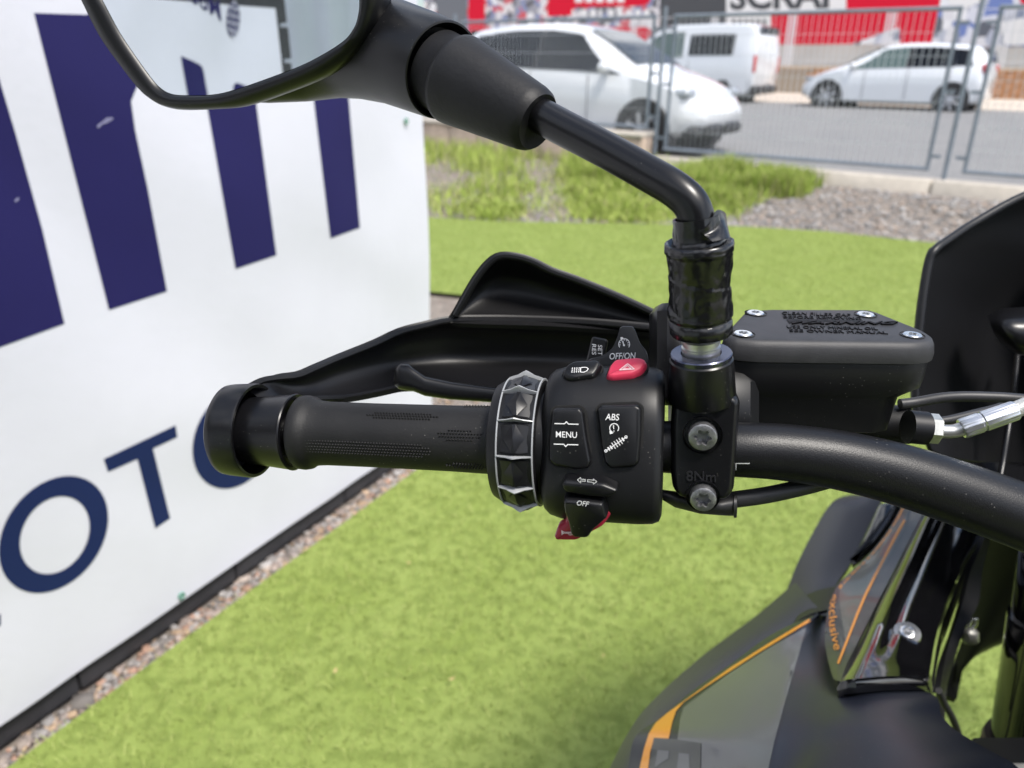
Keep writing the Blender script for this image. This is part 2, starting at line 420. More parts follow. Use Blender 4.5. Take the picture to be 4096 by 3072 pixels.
# bank between turf and kerb
rows = []
ecat = catmull([edge[0] + Vector((-3.2, .5, 0))] + edge, 6, False)
for p in ecat:
    a = (p - Vector((F1.x, F1.y, 0))).dot(EF); q = fl(a, -.13, FOOTZ); r = []
    for k in range(9):
        t = k / 8; s = p.lerp(q, t); s.z = -.012 + (FOOTZ + .012) * (t * t * (3 - 2 * t)) + (.03 * noise.noise(s * 1.7) if 0 < k < 8 else 0); r.append(s)
    rows.append(r)
BANK = gridvf(rows); tag(mk('gravel_bank', *BANK, M_soil), kind='structure'); BANKB = bvh_of(*BANK)
_m = CAM + rayd(3533, 451) * 16.5; _b = -(_m - Vector((F1.x, F1.y, 0))).dot(NF)
def roadz(b): return .235 + (_m.z - .003 - .235) / _b * b
tag(mk('road', [fl(-60, .10, roadz(.1)), fl(60, .10, roadz(.1)), fl(60, _b + 2.4, roadz(_b + 2.4)), fl(-60, _b + 2.4, roadz(_b + 2.4))], [(0, 1, 2, 3)], M_asph, smooth=0), kind='structure')

# blades and stones -------------------------------------------------
def blades(pts, hgt, wid, lean, c1, c2, zc=None):
    n = len(pts); ang = rng.uniform(0, 2 * np.pi, n); h = hgt * rng.uniform(.55, 1.25, n); ww = wid * rng.uniform(.6, 1.3, n)
    la = rng.uniform(0, 2 * np.pi, n); lx = np.cos(la) * lean * h * rng.uniform(.2, 1.4, n); ly = np.sin(la) * lean * h * rng.uniform(.2, 1.4, n)
    dx, dy = np.cos(ang) * ww / 2, np.sin(ang) * ww / 2
    a = pts.copy(); a[:, 0] -= dx; a[:, 1] -= dy; b = pts.copy(); b[:, 0] += dx; b[:, 1] += dy
    mid = pts.copy(); mid[:, 0] += lx * .4; mid[:, 1] += ly * .4; mid[:, 2] += h * .6
    m1 = mid.copy(); m1[:, 0] -= dx * .8; m1[:, 1] -= dy * .8; m2 = mid.copy(); m2[:, 0] += dx * .8; m2[:, 1] += dy * .8
    t = pts.copy(); t[:, 0] += lx; t[:, 1] += ly; t[:, 2] += h
    V = np.stack([a, b, m1, m2, t], 1).reshape(-1, 3); i = np.arange(n)[:, None] * 5
    F = np.concatenate([i + [0, 1, 3], i + [0, 3, 2], i + [2, 3, 4]], 0)
    k = rng.uniform(0, 1, (n, 1)); tint = np.array(c1) * (1 - k) + np.array(c2) * k
    return V, F, np.concatenate([tint, tint, tint], 0)
M_blade = mat_vcol('grass blades', .8); M_stone = mat_vcol('stones', .92)
pxy = [(p.x, p.y) for p in poly]
def inside(X, Y):
    r = np.zeros(len(X), bool); n = len(pxy)
    for i in range(n):
        x0, y0 = pxy[i]; x1, y1 = pxy[(i + 1) % n]
        c = ((y0 > Y) != (y1 > Y)) & (X < (x1 - x0) * (Y - y0) / (y1 - y0 + 1e-12) + x0); r ^= c
    return r
N = 420000
d = rng.uniform(0, 1, N) ** .66 * 7.4 + 1.0; az = rng.uniform(-.72, .74, N)
X, Y = d * np.sin(az), d * np.cos(az); ok = inside(X, Y); X, Y = X[ok], Y[ok]
patch = np.array([noise.noise(Vector((x * 4, y * 4, 0))) * .5 + noise.noise(Vector((x * 42, y * 42, 3))) * .75 for x, y in zip(X, Y)])
pts = np.stack([X, Y, np.full(len(X), -.002)], 1)
V, F, T = blades(pts, .017, .0020, 1.0, (.165, .215, .040), (.43, .485, .165))
T *= np.tile(np.clip(1 + .24 * patch, .6, 1.4), 3)[:, None]
bulk('turf_fibres', V, F, T, M_blade)
def stones(pts, size, cols):
    base = np.array([(-1, -1, -.7), (1, -1, -.7), (1, 1, -.7), (-1, 1, -.7), (-.8, -.8, .6), (.8, -.8, .6), (.8, .8, .6), (-.8, .8, .6)], float)
    fq = np.array([(0, 3, 2, 1), (4, 5, 6, 7), (0, 1, 5, 4), (1, 2, 6, 5), (2, 3, 7, 6), (3, 0, 4, 7)])
    n = len(pts); s = size * np.exp(rng.normal(0, .42, n)); sc = s[:, None] * rng.uniform(.6, 1.2, (n, 3)); sc[:, 2] *= .75
    v = base[None] * rng.uniform(.55, 1.15, (n, 8, 3)) * sc[:, None, :]
    a = rng.uniform(0, 6.28, n); ca, sa = np.cos(a)[:, None], np.sin(a)[:, None]
    x = v[:, :, 0] * ca - v[:, :, 1] * sa; y = v[:, :, 0] * sa + v[:, :, 1] * ca
    V = np.stack([x, y, v[:, :, 2]], 2) + pts[:, None, :]; V[:, :, 2] += (s * .35)[:, None]
    F = (fq[None] + (np.arange(n) * 8)[:, None, None]).reshape(-1, 4)
    cols = np.array(cols); c = cols[rng.integers(0, len(cols), n)] * rng.uniform(.7, 1.25, (n, 1))
    return V.reshape(-1, 3), F, np.repeat(c, 6, 0)
# gravel along the foot of the wall and at its end
n = 13000; t = rng.uniform(-1.0, 4.4, n); b = rng.uniform(0.0, .16, n)
o = np.array([WB0.x, WB0.y, 0]); e3 = np.array(EW[:]); n3 = np.array(NW[:])
pts = o + t[:, None] * e3 + b[:, None] * n3; pts[:, 2] = -.026
k = 6500; q = np.stack([rng.uniform(-1.3, .45, k), rng.uniform(2.3, 4.75, k), np.full(k, -.026)], 1)
keep = ~inside(q[:, 0], q[:, 1]) & (((q - o) @ n3) > -.5)
V, F, T = stones(np.concatenate([pts, q[keep]]), .0062, [(.33, .27, .24), (.25, .215, .20), (.38, .32, .28), (.18, .165, .155), (.35, .22, .165), (.40, .29, .20), (.30, .28, .27), (.36, .34, .33)])
bulk('wall_foot_gravel', V, F, T, M_stone)
# gravel and weeds on the bank
n = 11000; a = rng.uniform(-6, 9, n); tt = rng.uniform(0, 1, n); pts = []; wpts = []; spts = []
for i in range(n):
    j = min(int(len(rows) * tt[i] * 0 + rng.uniform(0, len(rows) - 1)), len(rows) - 2); f = rng.uniform(0, 1); kk = rng.uniform(0, 7.99); c = int(kk)
    p = (rows[j][c] * (1 - f) + rows[j + 1][c] * f).lerp(rows[j][c + 1] * (1 - f) + rows[j + 1][c + 1] * f, kk - c); pts.append(p[:])
V, F, T = stones(np.array(pts), .0115, [(.33, .31, .295), (.27, .255, .245), (.38, .36, .345), (.21, .20, .195), (.38, .31, .26), (.31, .30, .295)])
bulk('bank_gravel', V, F, T, M_stone)
def px_of(p):
    v = p - CAM; dd = v.dot(FW); return CX + FPX * v.dot(RT) / dd, CY - FPX * v.dot(UP) / dd
wl = []; 
for _ in range(150000):
    j = random.randrange(len(rows) - 1); f = random.random(); kk = random.uniform(0, 7.99); c = int(kk)
    p = (rows[j][c] * (1 - f) + rows[j + 1][c] * f).lerp(rows[j][c + 1] * (1 - f) + rows[j + 1][c + 1] * f, kk - c)
    # weeds cover the left stretch of the bank, a bare patch shows in it, one clump stands at the kerb
    sx = (p - Vector((F1.x, F1.y, 0))).dot(EF); up = kk / 8
    dens = 1.0 if sx < 1.25 else (max(0, 1 - (sx - 1.25) / .5) if up < .55 else 0)
    if up > .60 and 1.05 < sx < 2.05: dens = max(dens, 1.6 * math.exp(-((sx - 1.62) / .26) ** 2))
    if up < .12: dens *= .4
    nn = noise.noise(Vector((p.x * 1.5, p.y * 1.5, 5)))
    dens *= min(1, max(.10, .80 + 1.9 * nn)) * (0.15 if math.exp(-((sx + 1.75) / .7) ** 2 - ((up - .45) / .22) ** 2) > .5 else 1)
    if random.random() < dens * .62: wl.append((p.x, p.y, p.z, 1.0 + .9 * max(0, nn) + (.55 if up > .6 else -.25)))
wl = np.array(wl); hh = wl[:, 3]
V, F, T = blades(wl[:, :3], .12, .011, .75, (.20, .29, .04), (.44, .52, .13))
V = V.reshape(-1, 5, 3); z0 = V[:, :1, 2:]; V[:, :, 2:] = z0 + (V[:, :, 2:] - z0) * hh[:, None, None]
k = rng.uniform(0, 1, len(wl)); dry = (k > .80); TT = T.reshape(3, -1, 3); TT[:, dry] = TT[:, dry] * .2 + np.array([.36, .33, .16]) * .8
bulk('bank_weeds', V.reshape(-1, 3), F, TT.reshape(-1, 3), M_blade)
# dry leaf litter on the turf
lv = MB()
for _ in range(46):
    y = random.uniform(1.2, 4); x = random.uniform(-.5 + .3 * (y - 1.2), 1.2)
    if not inside(np.array([x]), np.array([y]))[0]: continue
    a = random.uniform(0, 6.3); s = random.uniform(.004, .009); c, q = math.cos(a), math.sin(a)
    lv.add(([Vector((x + s * (c * u - q * v), y + s * (q * u + c * v), .022 + .006 * abs(u) * random.random())) for u, v in ((-1, 0), (-.2, -.5), (.6, -.35), (1.1, 0), (.5, .45), (-.3, .5))], [(0, 1, 4, 5), (1, 2, 3, 4)]))
tag(lv.build('leaf_litter', mat('dry leaf', (.42, .33, .14), .8)), kind='stuff')

# ------------------------------------------------------------------ kerb, low wall, fence
kb = empty('kerb_wall', fl(PW, 0, 0)); tag(kb, 'low beige concrete kerb carrying the grey mesh fence', 'kerb')
for i in range(0, 7):
    a0 = i * 1.5 + .004; c = fl(a0 + .745, 0, (KERBZ - .1) / 2)
    mk('kerb_stone', *box(c, 1.49, .25, KERBZ + .1, EF, -NF, bev=.012), M_conc, kb)
LW = Plane(fl(0, 0, 0), EF, NF)
zl = LW.hitw(2511, 517).z; zl2 = LW.hitw(1647, 488).z; WZ = (zl * .75 + zl2 * .25)
lw = empty('low_wall', fl(-3, 0, 0)); tag(lw, 'low wall of pinkish blocks with a pale coping under the fence by the banner', 'wall')
for i in range(15):
    a0 = -.10 - (i + 1) * .5
    mk('block', *box(fl(a0 + .25, 0, (WZ - .16) / 2), .488, .24, WZ - .06 + .1, EF, -NF, bev=.006), M_block, lw)
for i in range(6): mk('coping_stone', *box(fl(-.10 - i * 1.25 - .625, 0, WZ - .03), 1.24, .30, .06, EF, -NF, bev=.01), M_conc, lw)
M_fence = mat('fence grey paint', (.17, .20, .24), .45, metal=.0, vary=.12, vscale=8)
M_wire = mat('fence wire galvanised', (.58, .60, .63), .45, metal=.2)
ZT = (LW.hitw(3855, 41).z + LW.hitw(2693, 57).z) / 2
ZB = LW.hitw(3735, 678).z
fe = empty('mesh_fence', fl(PW, 0, 0)); tag(fe, 'grey welded mesh fence with framed panels and round posts between lot and street', 'fence')
def post(a, zb): mk('post', *tube([fl(a, 0, zb - .02), fl(a, 0, ZT + .10)], .021, 12), M_fence, fe)
def panel(a0, a1, zb, zt, gx, gz):
    r = .019
    mb = MB()
    for p, q in (((a0, zb), (a1, zb)), ((a0, zt), (a1, zt))): mb.add(tube([fl(p[0] - r, 0, p[1]), fl(q[0] + r, 0, q[1])], r, 8, smooth=False))
    for a in (a0, a1): mb.add(tube([fl(a, .003, zb), fl(a, .003, zt)], r, 8, smooth=False))
    for a in (a0 - .05, a1 + .05):
        for z in (zb + .12, (zb + zt) / 2, zt - .12): mb.add(box(fl(a, 0, z), .09, .02, .03, EF, -NF))
    fr = mb.build('panel_frame', M_fence, fe)
    mb = MB(); k = 0; a = a0 + gx
    while a < a1 - .01: mb.add(box(fl(a, 0, (zb + zt) / 2), .0048, .0048, zt - zb, EF, -NF)); a += gx
    z = zb + gz
    while z < zt - .01: mb.add(box(fl((a0 + a1) / 2, .005, z), a1 - a0, .0045, .0045, EF, -NF)); z += gz
    mb.build('wire_mesh', M_wire, fr, kind='stuff', smooth=0)
aR = LW.loc(LW.hitw(3795, 360)).x; aR2 = LW.loc(LW.hitw(3905, 360)).x; aL = LW.loc(LW.hitw(2682, 300)).x
post(0, KERBZ); post(PW, KERBZ); post(PW * 2, KERBZ)
panel(.13, PW - .16, ZB, ZT, .062, .20); panel(PW + .16, 2 * PW - .13, ZB, ZT, .062, .20)
panel(-PW + .13, -.13, WZ + .06, ZT, .062, .20); post(-PW, WZ)
panel(-2 * PW + .13, -PW - .13, WZ + .06, ZT, .062, .20)

# ------------------------------------------------------------------ far side of the street
GW1 = gnd(3600, 384, .50)
EFW = EF.copy(); NFW = NF.copy()
def fw(a, b, z): return Vector((GW1.x, GW1.y, 0)) + EFW * a - NFW * b + Vector((0, 0, z))
FWP = Plane(fw(0, 0, 0), EFW, NFW)
pvz = .50
_kb = -(_m - Vector((GW1.x, GW1.y, 0))).dot(NFW) + 1.95          # far kerb just behind the parked cars
tag(mk('far_pavement', *box(fw(0, _kb + 6, pvz - .2), 90, 12, .4, EFW, -NFW, bev=.02), M_pave, smooth=0), kind='structure')
WTZ = FWP.hitw(3100, 272).z
bw = empty('brick_wall', fw(0, .15, pvz)); tag(bw, 'low orange brown brick wall across the street below the posters', 'wall')
M_brk = mat('orange brown brick', (.40, .205, .105), .9, vary=.3, vscale=1.6)
mcore = mk('mortar_core', *box(fw(0, .16, (pvz + WTZ) / 2 - .01), 44, .26, WTZ - pvz - .02, EFW, -NFW), mat('wall mortar', (.33, .27, .21), .95), bw, smooth=0)
bh = .13; nr = max(3, int((WTZ - pvz) / bh)); bmesh_ = None; cnt = 0
for r in range(nr):
    zz = pvz + (r + .5) * (WTZ - pvz) / nr
    for i in range(-6, 26):
        a = (i + .5 * (r % 2)) * .5
        px = px_of(fw(a, 0, zz))[0]
        if 2950 < px < 4250 and cnt < 290:
            if bmesh_ is None:
                bmesh_ = mk('brick', *box(fw(a, .02, zz), .485, .06, (WTZ - pvz) / nr - .018, EFW, -NFW, bev=.006), M_brk, bw)
            else:
                o = bmesh_.copy(); COL.objects.link(o); o.parent = bw; o.location = fw(a, .02, zz) - WL[bw]
            cnt += 1
mk('coping', *box(fw(0, .15, WTZ + .03), 44, .36, .07, EFW, -NFW, bev=.01), mat('wall coping', (.48, .36, .25), .85, vary=.15, vscale=3), bw)
# plinth, railing posts and posters behind the brick wall
PB = Plane(fw(0, .9, 0), EFW, NFW)
def pr(x, y): q = PB.hitw(x, y); return PB.loc(q)
def onp(a, z, b=0.0): return PB.w(a, 0, b) + Vector((0, 0, z))
M_pale = mat('pale render', (.60, .57, .53), .9, vary=.08, vscale=1.5)
zpl = PB.hitw(3400, 178).z
pw_ = tag(mk('rendered_wall', *box(fw(0, 1.2, (pvz + zpl) / 2), 60, .5, zpl - pvz, EFW, -NFW), M_pale), 'pale rendered wall behind the orange brick wall across the street', 'wall')
M_red = mat('poster red', (.62, .010, .035), .8, spec=.2); M_dk = mat('poster charcoal', (.055, .058, .065), .5); M_wht = mat('poster white', (.72, .72, .72), .5)
M_gr = mat('poster grey collage', (.20, .21, .25), .5, col2=(.62, .62, .68), vscale=5.0); M_blu = mat('poster blue grey collage', (.13, .15, .24), .5, col2=(.58, .60, .68), vscale=4.0)
def collage(name, cols, scale):
    m = bpy.data.materials.new(name); m.use_nodes = True; t = m.node_tree; b = t.nodes['Principled BSDF']; b.inputs['Roughness'].default_value = .5
    tcn = _n(t, 'ShaderNodeTexCoord'); nn = _n(t, 'ShaderNodeTexNoise'); nn.inputs['Scale'].default_value = scale * .7; nn.inputs['Detail'].default_value = 3
    v = _n(t, 'ShaderNodeTexVoronoi'); v.inputs['Scale'].default_value = scale; ad = _n(t, 'ShaderNodeVectorMath'); ad.operation = 'MULTIPLY_ADD'; ad.inputs[1].default_value = (.5, .5, .5)
    t.links.new(tcn.outputs['Object'], nn.inputs['Vector']); t.links.new(nn.outputs['Color'], ad.inputs[0]); t.links.new(tcn.outputs['Object'], ad.inputs[2]); t.links.new(ad.outputs[0], v.inputs['Vector'])
    cr = _n(t, 'ShaderNodeValToRGB'); cr.color_ramp.interpolation = 'CONSTANT'; el = cr.color_ramp.elements
    for k in range(len(cols) - 2): el.new(.5)
    for k, c in enumerate(cols): el[k].position = k / len(cols); el[k].color = (*c, 1)
    sp_ = _n(t, 'ShaderNodeSeparateColor'); t.links.new(v.outputs['Color'], sp_.inputs['Color']); t.links.new(sp_.outputs['Red'], cr.inputs['Fac']); t.links.new(cr.outputs['Color'], b.inputs['Base Color']); return m
M_gr = collage('poster photo collage', [(.62, .60, .62), (.30, .30, .34), (.70, .70, .72), (.55, .10, .12), (.12, .12, .14), (.66, .62, .62), (.22, .25, .40)], 3.2)
M_blu = collage('poster blue photo collage', [(.60, .62, .70), (.22, .25, .34), (.74, .75, .78), (.14, .20, .45), (.40, .43, .52), (.10, .11, .14), (.66, .66, .70)], 2.6)
def board(name, x0, x1, y0, y1, m, label):
    a0 = pr(x0, y1).x; a1 = pr(x1, y1).x; z0 = PB.hitw((x0 + x1) / 2, y1).z; z1 = PB.hitw((x0 + x1) / 2, y0).z
    e = empty(name, onp((a0 + a1) / 2, z0)); tag(e, label, 'poster')
    mk('panel', *box(onp((a0 + a1) / 2, (z0 + z1) / 2, -.03), abs(a1 - a0), z1 - z0, .05, EFW, Vector((0, 0, 1)), NFW), m, e, smooth=0)
    return e
def blk(e, name, px, m, z=.004):
    q = [PB.hitw(*p) + NFW * (z) for p in px]; V, F = fillpoly([(PB.loc(p).x, PB.loc(p).y) for p in q]); mk(name, q, F, m, e, smooth=0)
def rect(x0, y0, x1, y1): return [(x0, y0), (x1, y0), (x1, y1), (x0, y1)]
b1 = board('poster_board', 1700, 2640, -330, 178, M_gr, 'long poster with red blocks, car part photos and white lines of lettering')
blk(b1, 'dark_stripe', rect(1745, -330, 1868, 160), mat('poster slate', (.13, .14, .16), .5)); blk(b1, 'red_block', rect(1874, -330, 1940, 156), M_red)
blk(b1, 'red_block', [(2205, -330), (2330, -330), (2300, 60), (2190, 66)], M_red); blk(b1, 'red_block', [(2290, -330), (2620, -330), (2600, 10), (2560, 24), (2290, 28)], M_red, .005)
blk(b1, 'red_block', rect(2370, 108, 2590, 178), M_red)
def boardtext(e, s, bl, br, tl, m, z=.007, bold=.02):
    V, F = text2d(s, bold); a, b, c = (PB.hitw(*q) for q in (bl, br, tl)); mk('lettering', [a + (b - a) * v[0] + (c - a) * v[1] + NFW * z for v in V], F, m, e, smooth=0)
for k in range(9):   # lines of small lettering that cannot be read
    x = 2288 + k * 36; blk(b1, 'lettering', rect(x, 38, x + (24 if k % 3 else 12), 66), M_wht, .006)
for k in range(5): x = 2300 + k * 42; blk(b1, 'lettering', rect(x, -14, x + 30, 10), M_wht, .008)
b2 = board('poster_board', 2640, 3725, -330, 178, M_red, 'red and charcoal poster with black capital lettering on white across the street')
blk(b2, 'charcoal_block', rect(2640, -330, 2905, 118), M_dk); blk(b2, 'white_block', rect(2905, -130, 3385, 52), M_wht); blk(b2, 'white_block', [(2905, 52), (3085, 60), (3085, 120), (3050, 138), (2905, 138)], M_wht, .005)
boardtext(b2, 'SCRAP', (2920, 42), (3370, 34), (2920, -70), M_dk, bold=.035)
for k in range(6): blk(b2, 'lettering', rect(2930 + k * 24, 76, 2944 + k * 24, 104), M_dk, .008)
blk(b2, 'grey_smudge', [(3400, 178), (3480, 150), (3560, 120), (3600, 110), (3600, 178)], M_blu)
b3 = board('poster_board', 3725, 4700, -330, 185, M_blu, 'blue grey poster collage of car parts beside the red poster')
blk(b3, 'red_block', [(4070, -40), (4140, -40), (4140, 30), (4085, 20)], M_red)
blk(b3, 'pale_block', [(3760, -80), (3800, 20), (3850, 40), (3960, -10), (4020, -90)], M_wht); blk(b3, 'pale_block', [(4000, 90), (4096, 70), (4150, 180), (4020, 180)], M_wht)
rl = empty('far_railing', fw(0, .3, WTZ)); tag(rl, 'white railing with slim clustered posts on the brick wall across the street', 'railing')
M_rail = mat('railing white', (.66, .67, .70), .5)
zr = PB.hitw(3140, 60).z
for x in (1990, 2520, 2840, 3150, 3545, 4010, 4500):
    a = FWP.loc(FWP.hitw(x, 150)).x
    for k in (-.12, 0.0, .12): mk('post', *box(fw(a + k, .3, (WTZ + zr) / 2), .05, .05, zr - WTZ, EFW, -NFW), M_rail, rl, smooth=0)
for z in (WTZ + .25, zr - .02): mk('rail', *box(fw(0, .34, z), 40, .025, .025, EFW, -NFW), M_rail, rl, smooth=0)

# ------------------------------------------------------------------ cars
M_cw = mat('car white paint', (.66, .68, .71), .18, coat=.8, vary=.015, vscale=3); M_cg = mat('car glass dark', (.006, .007, .009), .05, spec=.35)
M_cg2 = mat('car glass green tint', (.085, .12, .115), .05, spec=.4); M_blk = mat('car black trim', (.018, .018, .02), .55); M_tyre = mat('tyre rubber', (.02, .02, .021), .85)
M_rim = mat('alloy rim', (.52, .53, .56), .3, metal=.8); M_tail = mat('tail lamp red', (.45, .012, .02), .15, coat=.5); M_lamp = mat('head lamp clear', (.30, .33, .37), .12, coat=.6); M_line = mat('car shut line', (.10, .10, .11), .7)
def car(name, label, origin, fwd, tab, L, glass_side, wheels, lamps, group, tint=None, mirror=None, wr=.315):
    e = empty(name, origin, math.atan2(fwd.y, fwd.x)); tag(e, label, 'car' if 'van' not in name else 'van', group); WL[e] = Vector()
    xs = [t[0] for t in tab]
    cols = [[(t[0], t[k]) for t in tab] for k in range(1, 7)]
    def at(x): return [lerp_tab(c, x) for c in cols]
    def sec(x):
        zb, zs, zt, wb, ws, wt = at(x); zm = zb + (zs - zb) * .55; h = zt - zs
        half = [(wb * .8, zb), (wb, zb + .07), (max(wb, ws) + .012, zm), (ws, zs), (ws + (wt - ws) * .55, zs + h * .5), (wt, zt - min(.06, h * .3)), (wt * .86, zt - min(.015, h * .08)), (wt * .45, zt + .004)]
        return [Vector((x, y, z)) for y, z in half] + [Vector((x, -y, z)) for y, z in half[::-1]]
    st = []
    for a, b in zip(xs, xs[1:]):
        n = max(1, int((b - a) / .09)); st += [a + (b - a) * k / n for k in range(n)]
    st.append(xs[-1]); rings = [sec(x) for x in st]
    # smooth the outline along the length
    for _ in range(2):
        r2 = [rings[0]]
        for i in range(1, len(rings) - 1): r2.append([rings[i][j] * .5 + (rings[i - 1][j] + rings[i + 1][j]) * .25 for j in range(len(rings[0]))])
        rings = r2 + [rings[-1]]
    mk('body', *loft(rings), M_cw, e, smooth=50)
    def side(x, t, sg, off):
        zb, zs, zt, wb, ws, wt = at(x); y = ws + (wt - ws) * t; z = zs + (zt - .05 - zs) * t
        return Vector((x, sg * (y + off), z + off * .3))
    for sg in (1, -1):
        for (nm, xa0, xa1, xb0, xb1, t0, t1, m) in glass_side:     # bottom edge xa0..xa1, top edge xb0..xb1
            rowsg = []
            for k in range(6):
                t = t0 + (t1 - t0) * k / 5; u = k / 5; rowsg.append([side((xa0 + (xb0 - xa0) * u) * (1 - i / 10) + (xa1 + (xb1 - xa1) * u) * i / 10, t, sg, .014) for i in range(11)])
            mk(nm, *gridvf(rowsg), m, e, smooth=60)
        for (x, y) in [(w_, sg) for w_ in wheels]:
            wy = at(x)[3]; ce = Vector((x, sg * (wy - .10), wr))
            arch = lathe(Vector((x, sg * (wy - .30), wr + .01)), Vector((x, sg * (wy + .03), wr + .01)), [(0, wr + .055), (.305, wr + .055), (.325, wr + .045)], 28)
            mk('wheel_arch', *arch, M_blk, e)
            ty = mk('wheel', *lathe(Vector((x, sg * (wy - .18), wr)), Vector((x, sg * (wy + .05), wr)), [(0, wr - .07), (0, wr - .02), (.03, wr), (.17, wr), (.205, wr - .02), (.213, wr - .085), (.20, wr - .095), (.18, wr - .095)], 32), M_tyre, e)
            mb = MB()
            o1 = Vector((x, sg * (wy + .018), wr))
            for k in range(7):
                a = 2 * math.pi * k / 7; dr = Vector((math.cos(a), 0, math.sin(a))); tn = Vector((-math.sin(a), 0, math.cos(a)))
                mb.add(box(o1 + dr * .115, .21, .052, .022, dr, tn, Vector((0, 1, 0)), bev=.006))
            mb.add(lathe(o1 - Vector((0, sg * .03, 0)), o1 + Vector((0, sg * .02, 0)), [(0, .05), (.045, .05), (.05, .04)], 20))
            mb.add(lathe(o1 - Vector((0, sg * .05, 0)), o1, [(0, wr - .125), (.02, wr - .092), (.055, wr - .090), (.06, wr - .098), (.04, wr - .11)], 32, False, False))
            mb.build('rim', M_rim, ty)
        for x in lamps.get('doors', []):
            zb, zs, zt, wb, ws, wt = at(x)
            mk('door_seam', *gridvf([[Vector((x + .006 * s, sg * (max(wb, ws) + .016 if .2 < k / 6 < .9 else ws + .016), zb + .12 + (zs - zb - .12) * k / 6)) for s in (-1, 1)] for k in range(7)]), M_line, e)
        if mirror is not None:
            zb, zs, zt, wb, ws, wt = at(mirror); mk('side_mirror', *box(Vector((mirror, sg * (ws + .10), zs + .09)), .14, .20, .13, bev=.04), M_cw, e)
    for nm, m, quads in lamps['surf']:
        for (x, z, w0, w1, hh, dx) in quads:
            for sg in (1, -1): mk(nm, *box(Vector((x, sg * (w0 + w1) / 2, z)), dx, abs(w1 - w0), hh, bev=.03), m, e)
    # windscreen and rear window
    for nm, x0, x1, m in lamps['screens']:
        rr = []
        for i in range(9):
            x = x0 + (x1 - x0) * i / 8; zb, zs, zt, wb, ws, wt = at(x)
            rr.append([Vector((x, wt * .88 * k, zt + .012 + .004 * (1 - abs(k)))) for k in (-1, -.6, -.2, .2, .6, 1)])
        mk(nm, *gridvf(rr), m, e, smooth=60)
    return e
HATCH = [(-1.93, .40, .74, .80, .68, .72, .60), (-1.90, .30, .86, 1.05, .80, .80, .60), (-1.83, .25, .95, 1.27, .85, .85, .57), (-1.72, .22, .97, 1.38, .86, .87, .57), (-1.4, .20, .96, 1.43, .87, .88, .57), (-.8, .18, .94, 1.475, .88, .89, .58),
         (-.2, .18, .92, 1.475, .88, .89, .58), (.2, .18, .91, 1.43, .88, .89, .56), (.62, .18, .90, 1.24, .88, .88, .60), (1.05, .18, .89, 1.00, .88, .87, .70), (1.45, .20, .82, .88, .87, .85, .70), (1.78, .25, .70, .76, .83, .80, .64), (1.95, .32, .58, .63, .70, .68, .52), (2.0, .38, .50, .53, .56, .55, .45)]
cd = -EF.copy(); left = Vector((-cd.y, cd.x, 0)); lo_, hi_ = 8.0, 40.0      # distance at which a 2.62 m wheelbase spans what the photo shows
for _ in range(40):
    t_ = (lo_ + hi_) / 2; M_ = CAM + rayd(3533, 451) * t_; wpx = px_of(M_ - cd * 1.31)[0] - px_of(M_ + cd * 1.31)[0]
    if wpx > 489: lo_ = t_
    else: hi_ = t_
mid = CAM + rayd(3533, 451) * lo_; cs = 1.0; Zr = mid.z
lampsH = dict(doors=[.52, -.38, -1.22], surf=[('head_lamp', M_lamp, [(1.70, .70, .58, .80, .10, .34)]), ('tail_lamp', M_tail, [(-1.84, .95, .60, .845, .18, .13)]), ('bumper_grille', M_blk, [(1.95, .36, .05, .5, .10, .10)])],
              screens=[('windscreen', .30, 1.06, M_cg2), ('rear_window', -1.89, -1.66, M_cg)])
GH = [('front_side_window', -.30, .98, -.30, .26, .06, .90, M_cg2), ('door_pillar', -.36, -.295, -.36, -.295, .05, .90, M_blk), ('rear_side_window', -1.28, -.355, -1.20, -.355, .06, .90, M_cg), ('quarter_window', -1.62, -1.285, -1.46, -1.205, .10, .88, M_cg)]
car('parked_car', 'white hatchback parked alone by the brick wall, facing the white van', mid - left * .80 + cd * 0, cd, [tuple(v * (cs if k < 1 else 1) for k, v in enumerate(r)) for r in HATCH], 4.24,
    [tuple([g_[0]] + [v * cs for v in g_[1:5]] + list(g_[5:])) for g_ in GH], [1.31 * cs, -1.31 * cs], lampsH, 'white cars on the street', mirror=.78)
# white van ahead of it
VAN = [(-2.2, .40, 1.05, 1.55, .80, .84, .70), (-2.16, .28, 1.08, 1.76, .86, .88, .74), (-2.0, .24, 1.08, 1.84, .88, .90, .75), (-1.0, .22, 1.06, 1.86, .89, .91, .75), (.3, .22, 1.04, 1.84, .89, .91, .74), (.7, .22, 1.03, 1.70, .89, .90, .70),
       (1.25, .22, 1.02, 1.22, .89, .89, .72), (1.6, .24, .95, 1.03, .88, .86, .72), (2.0, .30, .80, .88, .82, .78, .62), (2.2, .38, .62, .68, .64, .62, .5)]
vpl = Plane(mid, cd, left); vr = vpl.hitw(3012, 300); vr.z = mid.z; vdir = cd
lampsV = dict(doors=[.62, -.45], surf=[('head_lamp', M_lamp, [(1.95, .82, .45, .76, .18, .3)]), ('tail_lamp', M_tail, [(-2.17, 1.0, .76, .87, .42, .09)]), ('rear_bumper', M_blk, [(-2.15, .40, .0, .84, .20, .16)])],
              screens=[('windscreen', .42, 1.3, M_cg2), ('rear_window', -2.19, -2.14, M_cg)])
GV = [('front_side_window', -.25, 1.05, -.25, .60, .08, .82, M_cg2), ('rear_side_window', -1.62, -.42, -1.62, -.42, .12, .74, M_cg)]
